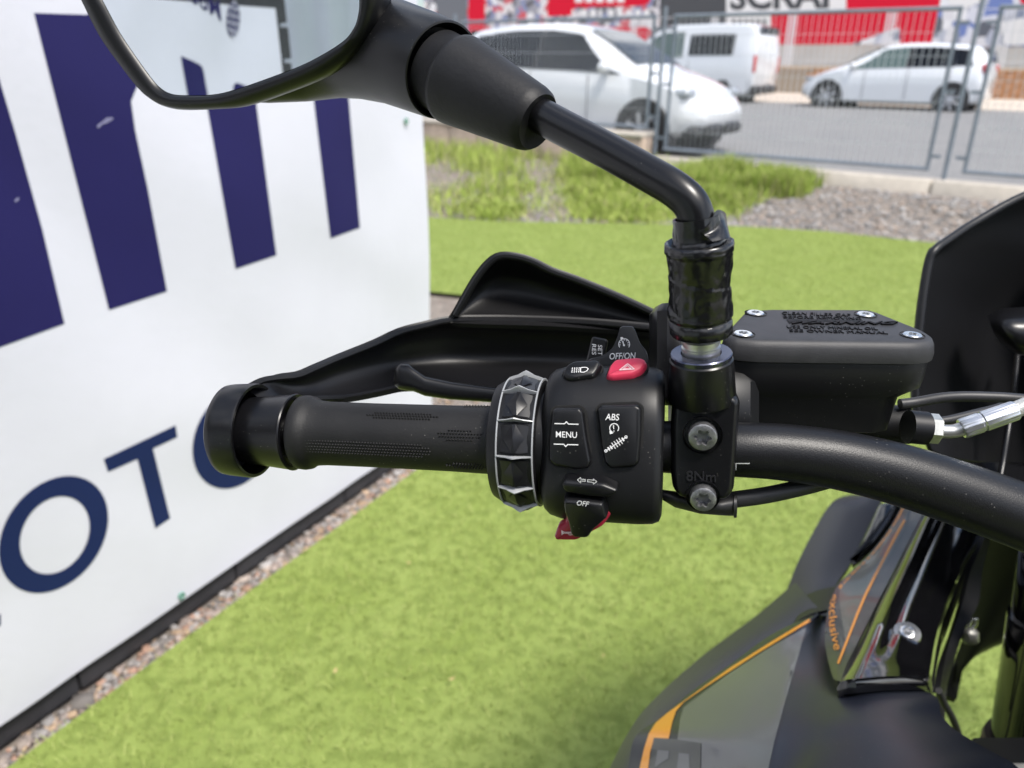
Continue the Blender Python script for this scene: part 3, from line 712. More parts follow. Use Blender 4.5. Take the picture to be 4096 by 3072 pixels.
van = car('parked_van', 'tall white van with a dark rear side window parked ahead of the hatchback', vr - left * .88 + vdir * 2.2, vdir, [(r_[0], r_[1], r_[2] * 1.03, r_[3] * 1.05, *r_[4:]) for r_ in VAN], 4.4, GV, [1.35, -1.32], lampsV, 'white cars on the street', mirror=.95)
# white car right behind the fence, nose to the right
LC = [(t[0], t[1], t[2] * 1.05, t[3] * 1.065, *t[4:]) for t in HATCH]
lc_off = 1.25
pl_ = Plane(fl(0, lc_off - .85, 0), EF, NF); nose = pl_.loc(pl_.hitw(2935, 560)).x
lampsL = dict(doors=[.52, -.38, -1.22], surf=[('head_lamp', M_lamp, [(1.68, .745, .56, .80, .10, .36)]), ('tail_lamp', M_tail, [(-1.84, .98, .60, .845, .18, .13)]), ('bumper_grille', M_blk, [(1.95, .33, .05, .5, .14, .14), (1.86, .32, .50, .72, .12, .22)])],
              screens=[('windscreen', .30, 1.06, M_cg), ('rear_window', -1.89, -1.66, M_cg)])
car('parked_car', 'white rounded hatchback with dark windows parked right behind the mesh fence', fl(nose - 2.50, lc_off, roadz(lc_off) + .005), EF, LC, 4.24, [(g_[0], *g_[1:7], g_[7] if g_[0] == 'door_pillar' else M_cg) for g_ in GH], [1.31, -1.31], lampsL, 'white cars on the street', mirror=.80)
# ------------------------------------------------------------------ wall and banners on the left
M_ban = mat('banner vinyl', (.63, .625, .715), .45, spec=.3, vary=.035, vscale=2.2, bump=.10, bscale=40)
M_navy = mat('banner navy print', (.014, .011, .085), .5, spec=.22, vary=.06, vscale=4)
M_navy2 = mat('banner dark blue print', (.009, .018, .080), .5, spec=.22, vary=.06, vscale=4)
M_wallb = mat('dark painted boards', (.030, .030, .034), .6, vary=.25, vscale=14, bump=.2, bscale=120)
BP = Plane(WB0, EW, NW)                          # x along the wall, y up
class Via(Plane):                                # the same plane seen in the mirror glass
    mir = None
    def hitw(s, x, y, o=None, d=None):
        m = Via.mir; p = m.hitw(x, y); dd = rayd(x, y); dd = dd - m.ez * 2 * dd.dot(m.ez)
        return p + dd * ((s.o - p).dot(s.ez) / dd.dot(s.ez))
MIRC = P(1100, 150, .385)
foot = BP.loc(MIRC)
tgt = BP.w(foot.x - 2.25, 1.32, 0.0)
din = (MIRC - CAM).normalized(); dout = (tgt - MIRC).normalized(); MN = (dout - din).normalized()
MIRP = Plane(MIRC, Vector((1, 0, 0)), MN); Via.mir = MIRP
BV = Via(BP.o + NW * .0140, BP.ex, BP.ez); BW = Via(BP.o, BP.ex, BP.ez)
def wave(s, z):
    p = Vector((s * 1.6, z * 1.3, 2.0)); f = .005 * noise.noise(p) * min(1, z * 2.2) +   .011 * noise.noise(Vector((s * 3.0 + z * 2.4, z * 2.2 - s * .9, 5))) * min(1, max(0, z - .06) * 4) + .004 * math.sin(s * 3.1 + z * 4.2) * min(1, z)
    edge_ = math.exp(-((z - .10) / .10) ** 2) * .0018 * math.sin(s * 16 + 2.2 * math.sin(s * 5))
    return f + edge_ + .014
def ban_grid(s0, s1, z0, z1, tilt=None):
    ns, nz_ = int((s1 - s0) / .03) + 2, int((z1 - z0) / .03) + 2; rows = []
    for i in range(ns):
        s = s0 + (s1 - s0) * i / (ns - 1); rows.append([BP.w(s, z0 + (z1 - z0) * j / (nz_ - 1), wave(s, z0 + (z1 - z0) * j / (nz_ - 1))) for j in range(nz_)])
    return rows
bz = BP.loc(BP.hitw(700, 2878 - .6775 * 700)).y
sR = BP.loc(BP.hitw(1650, 660)).x; sRb = BP.loc(BP.hitw(1704, 1278)).x
ban = empty('banner', BP.w((sR - 1.2), bz, 0)); tag(ban, 'white vinyl banner with large navy lowercase letter and capital lettering on dark wall', 'banner')
g1 = ban_grid(sRb - 2.55, sRb, bz, 2.05)
for r in g1:                                       # right border leans a little
    for p in r:
        q = BP.loc(p); k = max(0, 1 - (sRb - q.x) / .5); p -= EW * (0)
BG = gridvf(g1); mk('vinyl_sheet', *thick(BG, .0012), M_ban, ban, smooth=80); BB = bvh_of(*BG)
M_m = [(135, 52), (342, 59), (420, 40), (700, 10), (1000, -10), (1300, -20), (1368, 80), (1392, 376), (1415, 640), (1439, 911), (1321, 954), (1253, 388), (1225, 250), (1150, 190), (1060, 200), (1015, 300), (1025, 422), (1105, 1021), (941, 1076), (831, 443), (800, 300), (720, 240), (620, 260), (548, 342), (523, 405), (540, 523), (591, 759), (667, 1165), (435, 1240)]
mk('letter_print', *decal(fillpoly(M_m), BB, 40, .0009), M_navy, ban, smooth=0)
mk('letter_print', *decal(fillpoly([(-330, -500), (-180, -300), (0, 329), (63, 540), (169, 920), (257, 1295), (0, 1388), (-120, 1432), (-330, 700)]), BB, 40, .0009), M_navy, ban, smooth=0)
def oring(c, A, B, ci, A2, B2, n=44):
    V = []; 
    for k in range(n):
        t = 2 * math.pi * k / n; ct, st = math.cos(t), math.sin(t)
        V += [(c[0] + A[0] * ct + B[0] * st, c[1] + A[1] * ct + B[1] * st), (ci[0] + A2[0] * ct + B2[0] * st, ci[1] + A2[1] * ct + B2[1] * st)]
    return V, [(2 * k, 2 * ((k + 1) % n), 2 * ((k + 1) % n) + 1, 2 * k + 1) for k in range(n)]
q = 1 / 1.229
mk('letter_print', *decal(oring((262 * q, 1800 + 415 * q), (262 * q, -144 * q), (-62 * q, -250 * q), (268 * q, 1800 + 418 * q), (165 * q, -91 * q), (-47 * q, -168 * q)), BB, 40, .0009), M_navy2, ban, smooth=0)
mk('letter_print', *decal(fillpoly([(414, 1836), (701, 1701), (709, 1748), (611, 1794), (680, 2073), (620, 2114), (549, 1836), (431, 1888)]), BB, 40, .0009), M_navy2, ban, smooth=0)
mk('letter_print', *decal(oring((938, 1753), (165, -88), (-36, -182), (938, 1755), (104, -55), (-26, -122)), BB, 40, .0009), M_navy2, ban, smooth=0)
mk('letter_print', *decal(fillpoly([(-60, 2490), (-40, 2470), (2, 2455), (2, 2500), (-60, 2540)]), BB, 40, .0009), M_navy2, ban, smooth=0)
for cxs, cys, n_ in ((415, 490, 9), (430, 478, 6), (66, 800, 4), (395, 502, 5)):   # pale scuffs on the print
    pg = [(cxs + (10 + 7 * random.random()) * (1.6 if n_ > 5 else .7) * math.cos(k * .9) , cys + (5 + 4 * random.random()) * math.sin(k * .9) - 6 * math.cos(k * .9)) for k in range(7)]
    mk('scuff', *decal(fillpoly(pg), BB, 40, .0016), mat('print scuff', (.22, .21, .36), .6), ban, smooth=0)
# eyelets with green ties
for (x, y) in ((706, 2375), (1606, 484)):
    p = BP.hitw(x, y) + NW * .02
    ey = mk('eyelet', *lathe(p - NW * .004, p + NW * .004, [(0, .009), (.004, .010), (.006, .007), (.003, .005)], 16, False, False), mat('eyelet green', (.10, .28, .20), .5), ban)
# rear banner with globe, seen in the mirror
qe = BV.loc(BV.hitw(1101, 40)); qb = BV.loc(BV.hitw(1101, 33))
sE, zE = qe.x, qb.y
ban2 = empty('banner', BP.w(sE + .9, bz, 0)); tag(ban2, 'white vinyl banner with a navy globe emblem and lettering, mirrored in the glass', 'banner')
s2 = max(min(sRb - 2.62, sE + 3.2), sE + .6)
g2 = ban_grid(sE, s2, bz, zE + .0)
BG2 = gridvf(g2); mk('vinyl_sheet', *thick(BG2, .0012), M_ban, ban2, smooth=80)
def mir_decal(px_vf, step=25, off=.022):
    V, F = cutgrid(*px_vf, step); out = []
    for x, y in V:
        q_ = BV.loc(BV.hitw(x, y)); out.append(BP.w(q_.x, q_.y, wave(q_.x, q_.y) + .001))
    return out, F
for pg in ([(728, 224), (770, 241), (805, 257), (818, 268), (824, 285), (842, 378), (868, 520), (785, 520), (755, 378)], [(944, 356), (948, 338), (955, 332), (966, 333), (1010, 352), (1040, 520), (965, 520)]):
    mk('letter_print', *mir_decal(fillpoly(pg)), M_navy, ban2, smooth=0)
mk('globe_print', *mir_decal(fillpoly(circ(942, 77, 28, 36, ry=75))), M_navy, ban2, smooth=0)
gl = MB()
for k in (-.62, 0.0, .62):
    pts = [(942 + 28 * k * math.sqrt(max(0, 1 - (t / 10) ** 2)), 77 + 75 * t / 10) for t in range(-10, 11)]
    V, F = stroke(pts, 2.6); gl.add((mir_decal((V, F), 400)[0], mir_decal((V, F), 400)[1]))
for k in (-.6, -.2, .2, .6):
    w_ = 28 * math.sqrt(1 - k * k); V, F = stroke([(942 - w_, 77 + 75 * k - 7), (942, 77 + 75 * k + 2), (942 + w_, 77 + 75 * k + 9)], 3.4); gl.add(mir_decal((V, F), 400))
mb = MB()
for v in gl.v: mb.v.append(v + NW * .0012)
mb.f = gl.f; mb.build('globe_grid_print', M_ban, ban2, smooth=0)
V, F = text2d('Motorr', .015); a, b, c = Vector((893, 87)), Vector((672, -52)), Vector((880, 4))
mk('lettering', *mir_decal(([tuple(a + (b - a) * v[0] + (c - a) * v[1]) for v in V], F), 400), M_navy, ban2, smooth=0)
# dark boarded wall behind both banners
sW = BW.loc(BW.hitw(1158, 150)).x
wl_ = empty('boarded_wall', BP.w((sW + sRb) / 2, 0, -.1)); tag(wl_, 'dark grey wall of horizontal boards behind the white banners', 'wall')
L_ = sRb - .03 - sW; hb = .115; nb = 19
mk('core', *box(BP.w(sW + L_ / 2, nb * hb / 2 - .02, -.10), L_ - .005, nb * hb, .14, EW, Vector((0, 0, 1)), NW), M_wallb, wl_, smooth=0)
for i in range(nb):
    nseg = 9 if i == 0 else 1
    for j in range(nseg):
        ls = L_ / nseg; mk('board', *box(BP.w(sW + ls * (j + .5), hb * (i + .5) - .02, -.016 + .002 * (i % 2)), ls - .004, hb - .012, .028, EW, Vector((0, 0, 1)), NW, bev=.004), M_wallb, wl_, smooth=0)
# dark wall added behind the motorcycle to darken camera-facing surfaces
rwl = empty('added_dark_wall', BP.w(sW - 1.35, 0, 3.0)); tag(rwl, 'tall dark boarded wall added behind the motorcycle to block sky light', 'wall')
mk('core', *box(BP.w(sW - 1.35, 1.8, 3.3), .16, 3.6, 8.0, EW, Vector((0, 0, 1)), NW), M_wallb, rwl, smooth=0)
for i in range(24): mk('board', *box(BP.w(sW - 1.262, .15 * (i + .5), 3.3), .02, .138, 7.99, EW, Vector((0, 0, 1)), NW), M_wallb, rwl, smooth=0)
# white sheeting in front of the added dark wall
RB = Plane(BP.w(sW - 1.1, 0, 0), NW, EW)
M_sheet = mat('white sheeting', (.82, .84, .86), .5, vary=.05, vscale=4)
rw = []
for i in range(90):
    b = -2.5 + i * .05; k = .05 * math.exp(-abs(b + .35) * 3) + .012; rw.append([RB.w(b, -z, k * math.sin(b * 34) * .5) for z in (0.02, .5, 1.0, 1.6, 2.3)])
sh = tag(mk('white_sheeting', *thick(gridvf(rw), .004), M_sheet, smooth=80), 'white hanging sheeting across the end of the dark wall', 'sheeting')
# ================================================================== MOTORCYCLE
MC = empty('motorcycle', (.42, .42, 0)); tag(MC, 'black motorcycle with orange striped fairing parked on the turf, left handlebar in close view', 'motorcycle')
K = dict(bump=.12, bscale=2600)
M_plastic = mat('black moulded plastic', (.0050, .0051, .0060), .44, spec=.36, bump=.16, bscale=2400, dust=.35, dscale=420)
M_plastic2 = mat('black satin plastic', (.0050, .0051, .0060), .36, spec=.38, bump=.06, bscale=1800, dust=.3, dscale=420)
M_rubber = mat('grip rubber', (.0075, .0074, .0078), .58, spec=.38, bump=.30, bscale=900, dust=.5, dscale=380, vary=.35, vscale=40, rvary=.10)
M_bar = mat('handlebar textured coating', (.0065, .0065, .0076), .36, spec=.36, bump=.75, bscale=1900, detail=3, dust=.3, dscale=350)
M_paintb = mat('black satin paint', (.0048, .0048, .0058), .30, spec=.42, bump=.03, bscale=900, dust=.25, dscale=380)
M_gloss = mat('black gloss paint', (.0035, .0035, .0042), .06, coat=1.0, dust=.18, dscale=500)
M_guard = mat('hand guard plastic', (.0055, .0055, .0066), .40, spec=.38, bump=.05, bscale=700, dust=.1, dscale=300)
M_tape = mat('black insulating tape', (.0045, .0045, .0056), .26, bump=.12, bscale=220, spec=.6)
M_tread = mat('zinc plated steel', (.62, .62, .61), .40, metal=.85, bump=.15, bscale=700, vary=.15, vscale=120)
M_bolt = mat('grey zinc bolt', (.30, .30, .31), .42, metal=.9, bump=.35, bscale=700, vary=.35, vscale=320)
M_screw = mat('bright steel screw', (.72, .72, .72), .22, metal=1.0)
M_cap = mat('dark anodised ring', (.10, .105, .15), .22, metal=.9)
M_print = mat('white print', (.78, .78, .78), .5); M_pinkp = mat('pale pink print', (.80, .62, .64), .5)
M_redb = mat('red hazard button', (.60, .035, .085), .42, bump=.08, bscale=1500, dust=.2); M_horn = mat('dark red horn button', (.32, .016, .04), .42, bump=.08, bscale=1500, dust=.2)
M_silv = mat('silver paint trim', (.36, .37, .38), .38, metal=.2)
M_seg = mat('selector ring plastic', (.0070, .0070, .0082), .33, bump=.05, bscale=1500, dust=.3, dscale=420)
M_glass = mat('mirror glass', (.80, .86, .90), .012, metal=1.0)
M_hose = mat('black rubber hose', (.022, .022, .024), .48, bump=.1, bscale=700)
M_mattg = mat('matt grey black panel', (.030, .029, .036), .42)
M_tank = mat('dark satin tank paint', (.009, .011, .018), .34, spec=.42, dust=.25, dscale=260)
M_greyp = mat('grey graphic film', (.085, .088, .092), .34, coat=.3)
M_orange = mat('orange stripe film', (.72, .28, .012), .35, coat=.3); M_orange2 = mat('orange lettering film', (.55, .22, .03), .4)
M_dkfilm = mat('charcoal graphic film', (.022, .024, .022), .35, coat=.3)

# --- frame of the bar end: a along the bar, u up, n towards the camera; origin under the selector ring
pA = P(1030, 1722, .392); YAW = R_(12)
dirb = (P(2950, 1799, .343) - pA).normalized()
def bar_at(x):           # point of the bar axis at photo column x
    lo, hi = 0.0, .5
    for _ in range(50):
        m_ = (lo + hi) / 2
        if px_of(pA + dirb * m_)[0] < x: lo = m_
        else: hi = m_
    return pA + dirb * lo
BO = bar_at(2120)
BF = Plane(BO, dirb, -FW + dirb * FW.dot(dirb))
def sx(x): return (bar_at(x) - BO).dot(dirb)

# --- handlebar tube
barp = [pA - dirb * .005, bar_at(1700), bar_at(2300), bar_at(2700), bar_at(2950), P(3120, 1808, .3415), P(3330, 1836, .3405), P(3560, 1888, .340), P(3800, 1962, .339), P(4120, 2078, .337), P(4500, 2235, .336), P(4850, 2330, .345), P(5250, 2330, .36)]
mk('handlebar', *tube(barp, [.0095, .0095, .0105, .0120, .0122, .0126, .0131, .0137, .0142, .0146, .0148, .015, .015], 32, 8), M_bar, MC, smooth=60)


HBV = [o_ for o_ in MC.children if o_.name.startswith('handlebar')][0]; _w = WL[HBV]
HBB = bvh_of([v.co + _w for v in HBV.data.vertices], [tuple(f.vertices) for f in HBV.data.polygons])
mk('alignment_mark', *decal(stroke([(2944, 1880), (2944, 1853), (2998, 1853)], 3.2), HBB, 12, .0002), M_print, HBV, smooth=0)
# --- grip with flange
gl_, gr_ = sx(1200), sx(2075)
prof = [(0, .0125), (0, .0170), (.0012, .0184), (.0045, .0187), (.0072, .0182), (.0085, .0171), (.011, .0163), (.016, .0159), (.04, .01575), (.08, .0159), (.105, .0162)]
Lg = gr_ - gl_; prof = [(t, r) for t, r in prof if t < Lg - .014] + [(Lg - .013, .0163), (Lg - .009, .0170), (Lg - .004, .0205), (Lg - .001, .0245), (Lg + .001, .0262), (Lg + .003, .0262)]
G0, G1 = BF.w(gl_, 0), BF.w(gr_, 0)
gp = mk('grip', *lathe(G0, G1, prof, 56), M_rubber, MC, smooth=55)
def onbar(a, ang, r): return BF.w(a, 0) + (BF.ez * math.cos(ang) + BF.ey * math.sin(ang)) * r
dots = MB()
def knurl(x0, x1, y, hw, sp=.00145):
    """patch of small pyramids on the grip between photo columns x0..x1 at row y"""
    a0, a1 = sx(x0), sx(x1)
    c = px_of(BF.w((a0 + a1) / 2, 0)); ppm = FPX / ((BF.w((a0 + a1) / 2, 0) - CAM).dot(FW) - .014)
    ang0 = math.asin(max(-.99, min(.99, (c[1] - y) / (ppm * .0160)))); n = int(hw * 2 / sp); row = 0
    da = sp / .0160; k = -n / 2
    while k <= n / 2:
        a = a0 + (row % 2) * sp / 2
        while a < a1:
            e = min(a - a0, a1 - a) / .004
            if e > 1 or abs(k) < n / 2 * (.35 + .65 * max(0, e)):
                ang = ang0 + k * da; rr = .01575 + lerp_tab([(0, .0), (.105, .0005)], max(0, a - gl_)); h = .0008
                dots.add(([onbar(a - sp * .42, ang, rr - .0001), onbar(a, ang + da * .42, rr - .0001), onbar(a + sp * .42, ang, rr - .0001), onbar(a, ang - da * .42, rr - .0001), onbar(a, ang, rr + h)], [(0, 1, 4), (1, 2, 4), (2, 3, 4), (3, 0, 4)]))
            a += sp
        k += 1; row += 1
knurl(1250, 1765, 1787, .0033); knurl(1792, 1958, 1733, .0026); knurl(1500, 1780, 1657, .0020); knurl(1830, 1990, 1622, .0014)
knurl(1165, 1222, 1708, .0022); knurl(1180, 1245, 1822, .0016); knurl(1810, 1985, 1858, .0016); knurl(1230, 1270, 1607, .0012)
dots.build('grip_knurling', M_rubber, gp, kind='stuff', smooth=0)

# --- bar end weight and cup of the hand guard
bw_ = gl_ - .0015
mk('bar_end_weight', *lathe(BF.w(bw_ - .028, 0), BF.w(bw_, 0), [(0, .012), (0, .0165), (.006, .0172), (.0255, .0190), (.0272, .0194), (.0278, .0190), (.0278, .0172), (.0245, .0160)], 48), M_paintb, MC)
c1 = sx(1030); c0 = c1 - .0165
CL = (c1 - c0)
cup = [(0, .006), (0, .0215), (.0012, .0230), (.004, .0234), (CL - .0012, .0240), (CL, .0236), (CL, .0222), (CL - .001, .0218), (.003, .0212), (.002, .008)]
hg = mk('hand_guard_ring', *lathe(BF.w(c0, 0), BF.w(c1, 0), cup, 56), M_paintb, MC, smooth=45)

# --- hand guard shell
st = [(985, 1556, 1060, 1610, .394, .0), (1045, 1524, 1120, 1596, .402, .0), (1110, 1512, 1160, 1596, .408, .004), (1191, 1503, 1225, 1597, .415, .006), (1265, 1472, 1290, 1594, .424, .008), (1360, 1431, 1400, 1588, .438, .012), (1496, 1377, 1520, 1566, .453, .016), (1598, 1330, 1610, 1548, .463, .019), (1699, 1303, 1710, 1548, .470, .021), (1794, 1282, 1800, 1552, .475, .022), (1930, 1278, 1930, 1556, .478, .023), (2100, 1280, 2100, 1556, .479, .023), (2350, 1290, 2350, 1560, .476, .022), (2600, 1312, 2600, 1566, .470, .020), (2800, 1335, 2800, 1570, .462, .018)]
rowsg = []
for xt, yt, xb, yb, d_, bul in st:
    r = []
    for k in range(9):
        t = k / 8; sh_ = math.sin(math.pi * t) ** .8 * bul + (.0013 * math.sin(t * math.pi * 4) if bul > .018 else 0)
        r.append(P(xt + (xb - xt) * t, yt + (yb - yt) * t, d_ + sh_ - (.006 * t if bul > .01 else 0)))
    rowsg.append(r)
hgs = mk('hand_guard', *thick(gridvf(smoothgrid(rowsg, 3)), .0032), M_guard, MC, smooth=60)
# rolled rims along the edges of the shell
mk('edge_rim', *tube([P(a[0], a[1], a[4]) for a in st], .0019, 8, 4), M_guard, hgs); mk('edge_rim', *tube([P(a[2], a[3], a[4] - .003) for a in st], .0017, 8, 4), M_guard, hgs)
# raised deflector on top
top = [(1822, 1262), (1850, 1212), (1903, 1120), (1957, 1052), (2004, 1025), (2072, 1030), (2133, 1049), (2205, 1085), (2307, 1121), (2471, 1188), (2625, 1260), (2700, 1296)]
bot = [(1800, 1290), (1826, 1292), (1862, 1294), (1910, 1296), (1980, 1298), (2060, 1300), (2140, 1302), (2230, 1306), (2330, 1312), (2480, 1322), (2620, 1332), (2700, 1338)]
rd = []
for i, ((x, y), (bx_, by_)) in enumerate(zip(top, bot)):
    hgt = max(0.0, (by_ - y) / 270); r = []
    for k in range(8):
        t = k / 7; dd = .474 + .016 * math.sin(math.pi * min(1, t * 1.0)) * hgt - (.010 * hgt if k == 0 else .004 * hgt if k == 1 else 0)
        if i in (0,): dd = .474
        r.append(P(x + (bx_ - x) * t, y + (by_ - y) * t, dd))
    rd.append(r)
mk('wind_deflector', *thick(gridvf(smoothgrid(rd, 3)), .003), M_guard, hgs, smooth=60)
mk('deflector_rim', *tube([P(x, y, .474 - .010 * max(0, (b_[1] - y) / 270)) for (x, y), b_ in zip(top, bot)], .0021, 8, 4), M_guard, hgs)

# --- clutch lever
lsec = [(1576, 1484, 1520, .431, .0030), (1582, 1464, 1542, .430, .0050), (1600, 1454, 1556, .429, .0060), (1630, 1456, 1562, .428, .0062), (1655, 1474, 1566, .427, .0060), (1700, 1505, 1584, .426, .0058), (1800, 1526, 1598, .425, .0056), (1950, 1546, 1608, .423, .0055), (2100, 1560, 1618, .421, .0055), (2300, 1574, 1630, .418, .0058), (2550, 1585, 1640, .415, .006)]
lrs = []
for x_, y0_, y1_, d_, h_ in lsec:
    lrs.append([P(x_ + (0 if x_ > 1650 else 4 * math.sin(a_)), (y0_ + y1_) / 2 - (y1_ - y0_) / 2 * math.copysign(abs(math.sin(a_)) ** .6, math.sin(a_)), d_ - h_ * math.copysign(abs(math.cos(a_)) ** .6, math.cos(a_))) for a_ in [2 * math.pi * k / 28 for k in range(28)]])
mk('clutch_lever', *loft(lrs), M_paintb, MC, smooth=50)
# --- selector ring
RA0, RA1 = sx(2102) - .0075, sx(2102) + .0085; RC = (RA0 + RA1) / 2; RH = (RA1 - RA0) / 2
def ringr(t): return .0300 + .0019 * (1 - abs(t) ** 1.6)
sr = mk('selector_ring', *lathe(BF.w(RA0 - .006, 0), BF.w(RA1 + .010, 0), [(0, .0235), (.001, .0268), (.005, .0292), (.0062, .0294), (.0058 + 2 * RH, .0294), (.0065 + 2 * RH, .0285), (.0066 + 2 * RH, .024), (.016 + 2 * RH, .0235)], 72), M_plastic, MC)
for s_ in (-1, 1):
    p0 = BF.w(RC + s_ * RH, 0)
    mk('silver_rim', *lathe(p0 - dirb * .00035, p0 + dirb * .00035, [(0, .0290), (0, .0299), (.0002, .0301), (.0005, .0301), (.0007, .0299), (.0007, .0290)], 96, False, False), M_silv, sr)
PH0 = R_(-9); M_diam = mat('diamond facet plastic', (.008, .008, .0095), .30, spec=.36, bump=.05, bscale=1500)
for k in range(12):
    c_ = PH0 + R_(15) + k * R_(30); rowsr = []
    for i in range(21):
        t = -1 + 2 * i / 20; r = []
        for j in range(21):
            f = -1 + 2 * j / 20; ph = c_ + f * R_(12.6)
            rr = ringr(t) / max(.985, math.cos(R_(12.6) * f) / math.cos(R_(12.6))) - .0004
            if abs(f) > .95 or abs(t) > .95: rr -= .0012
            r.append(onbar(RC + t * (RH - .0011), ph, rr))
        rowsr.append(r)
    mk('ring_segment', *gridvf(rowsr), M_seg, sr, smooth=30)
    dv = [onbar(RC, c_, ringr(0) + .0013), onbar(RC, c_ + R_(1.2), ringr(0) + .0013)]; out_ = ((-.60, 0), (-.36, .42), (-.10, .92), (.10, .92), (.36, .42), (.60, 0), (.36, -.42), (.10, -.92), (-.10, -.92), (-.36, -.42))
    dv = [onbar(RC, c_, ringr(0) + .0008)] + [onbar(RC + t * RH, c_ + f * R_(12.2), ringr(t) / max(.985, math.cos(R_(12.6) * f) / math.cos(R_(12.6))) + .0001) for t, f in out_]
    mk('diamond_facet', dv, [(0, 1 + k2, 1 + (k2 + 1) % 10) for k2 in range(10)], M_diam, sr, smooth=22)
    ph = PH0 + k * R_(30); rb = []
    for i in range(17):
        t = -1 + 2 * i / 16; w_ = R_(.62) * (1.3 if abs(t) < .2 else 1.0); rr = ringr(t) + .0004 + .0016 * max(0, 1 - abs(t) / .5)
        rb.append([onbar(RC + t * RH, ph - w_, rr - .0035), onbar(RC + t * RH, ph - w_, rr - .0006), onbar(RC + t * RH, ph - w_ * .6, rr), onbar(RC + t * RH, ph + w_ * .6, rr), onbar(RC + t * RH, ph + w_, rr - .0006), onbar(RC + t * RH, ph + w_, rr - .0035)])
    mk('silver_rib', *gridvf(rb), M_silv, sr, smooth=35)

# --- switch housing
hx0, hx1 = sx(2190), sx(2655)
secp = [(.0362, .000), (.0352, .009), (.0310, .0165), (.0245, .0225), (.0150, .0262), (.0, .0272), (-.015, .0266), (-.0245, .0240), (-.0315, .0180), (-.0345, .008), (-.034, -.006), (-.028, -.015), (-.012, -.021), (.010, -.022), (.026, -.018), (.034, -.010)]
secs = []
for a, s_, dn in ((0, .60, -.004), (.0003, .80, -.003), (.0016, .885, -.0015), (.004, .945, -.0005), (.009, .985, 0), (.016, 1.0, 0), (.03, 1.0, .0), (hx1 - hx0 - .010, 1.0, 0), (hx1 - hx0 - .004, .985, -.0005), (hx1 - hx0 - .0012, .95, -.0015), (hx1 - hx0 - .0002, .88, -.003), (hx1 - hx0, .6, -.004)):
    lp = catmull([Vector((0, u, n)) for u, n in secp], 4)
    secs.append([BF.w(hx0 + a, v.y * s_, (v.z + .002) * s_ - .002 + dn * 0) for v in lp])
HS = loft(secs); sh_o = mk('switch_housing', *HS, M_plastic, MC, smooth=60); HB = bvh_of(*HS)
mk('housing_seam', *tube([BF.w(hx0 + .004 + i * (hx1 - hx0 - .008) / 8, -.0335, -.006) for i in range(9)], .0012, 8), M_paintb, sh_o)
PR = [(-.0006, -.003), (-.0006, .0005), (0, .0012), (.0002, .0022), (.0009, .0031), (.0020, .0034)]
PRB = [(0, -.004), (0, .0018), (.0003, .0030), (.0011, .0040), (.0024, .0044)]
# wells: thin raised ledge, its dark colour stands for shade in the gap
PF = BF.shift(.0262)
menu = [(2209, 1639), (2224, 1628), (2324, 1625), (2340, 1645), (2352, 1737), (2372, 1846), (2358, 1871), (2312, 1879), (2221, 1863), (2195, 1840), (2195, 1765), (2203, 1697)]
absb = [(2387, 1634), (2404, 1617), (2547, 1612), (2570, 1628), (2569, 1737), (2561, 1846), (2541, 1868), (2444, 1874), (2418, 1851), (2404, 1783), (2394, 1697)]
M_gap = mat('painted gap shade', (.004, .004, .004), .8)
def rocker(px, name, pl, pr, m, gap=.0006, rnd=.0012):
    mk(name.replace('button', 'well').replace('switch', 'well'), *pad(pl, px, [(-gap, -.002), (-gap, .00045), (gap * .2, .00045)], rnd=rnd), M_gap, sh_o)
    return mk(name, *pad(pl, px, pr, rnd=rnd), m, sh_o, smooth=50)
ROCK = [(.0004, -.003), (.0003, .0012), (.0006, .0024), (.0011, .0033), (.0017, .0036)]
PFm = PF.shift(.0006, R_(2)); PFa = PF.shift(.0004, R_(2))
rocker(menu, 'menu_button', PFm, ROCK, M_plastic2); rocker(absb, 'abs_button', PFa, ROCK, M_plastic2)
TM = PFm.shift(.00375); TA = PFa.shift(.00375)
mb = MB(); mb.add(text_px(TM, 'MENU', (2224, 1749), (2308, 1752), (2224, 1725), bold=.002))
mb.add((lambda q: (q.v, q.f))(icon_px(TM, [([(2218, 1694), (2258, 1695), (2266, 1687), (2274, 1696), (2314, 1697)], 3.6, False), ([(2215, 1776), (2255, 1777), (2263, 1786), (2271, 1778), (2313, 1779)], 3.6, False)])))
mb.build('menu_lettering', M_print, sh_o, smooth=0)
mb = MB(); mb.add(text_px(TA, 'ABS', (2421, 1680), (2475, 1682), (2425, 1654), bold=.004))
sh1 = [(circ(2457, 1712, 18, 16, 100, 400), 3.2, False), ([(2454, 1700), (2455, 1716)], 3.2, False), ([(2456, 1722), (2456, 1726)], 3.2, False), ([(2438, 1722), (2452, 1734), (2440, 1736)],),
       ([(2424, 1803), (2506, 1748)], 3.0, False), (circ(2424, 1803, 5, 10), 2.6, True), (circ(2504, 1748, 5, 10), 2.6, True)]
for i in range(7):
    t = .14 + i * .115; x, y = 2424 + 82 * t, 1803 - 55 * t; k = 8 if i in (0, 1, 6) else 14; sh1.append(([(x - k * .55, y - k * .83), (x + k * .55, y + k * .83)], 5.5 if i in (0, 1, 6) else 3.2, False))
q_ = icon_px(TA, sh1); mb.add((q_.v, q_.f)); mb.build('abs_lettering', M_print, sh_o, smooth=0)
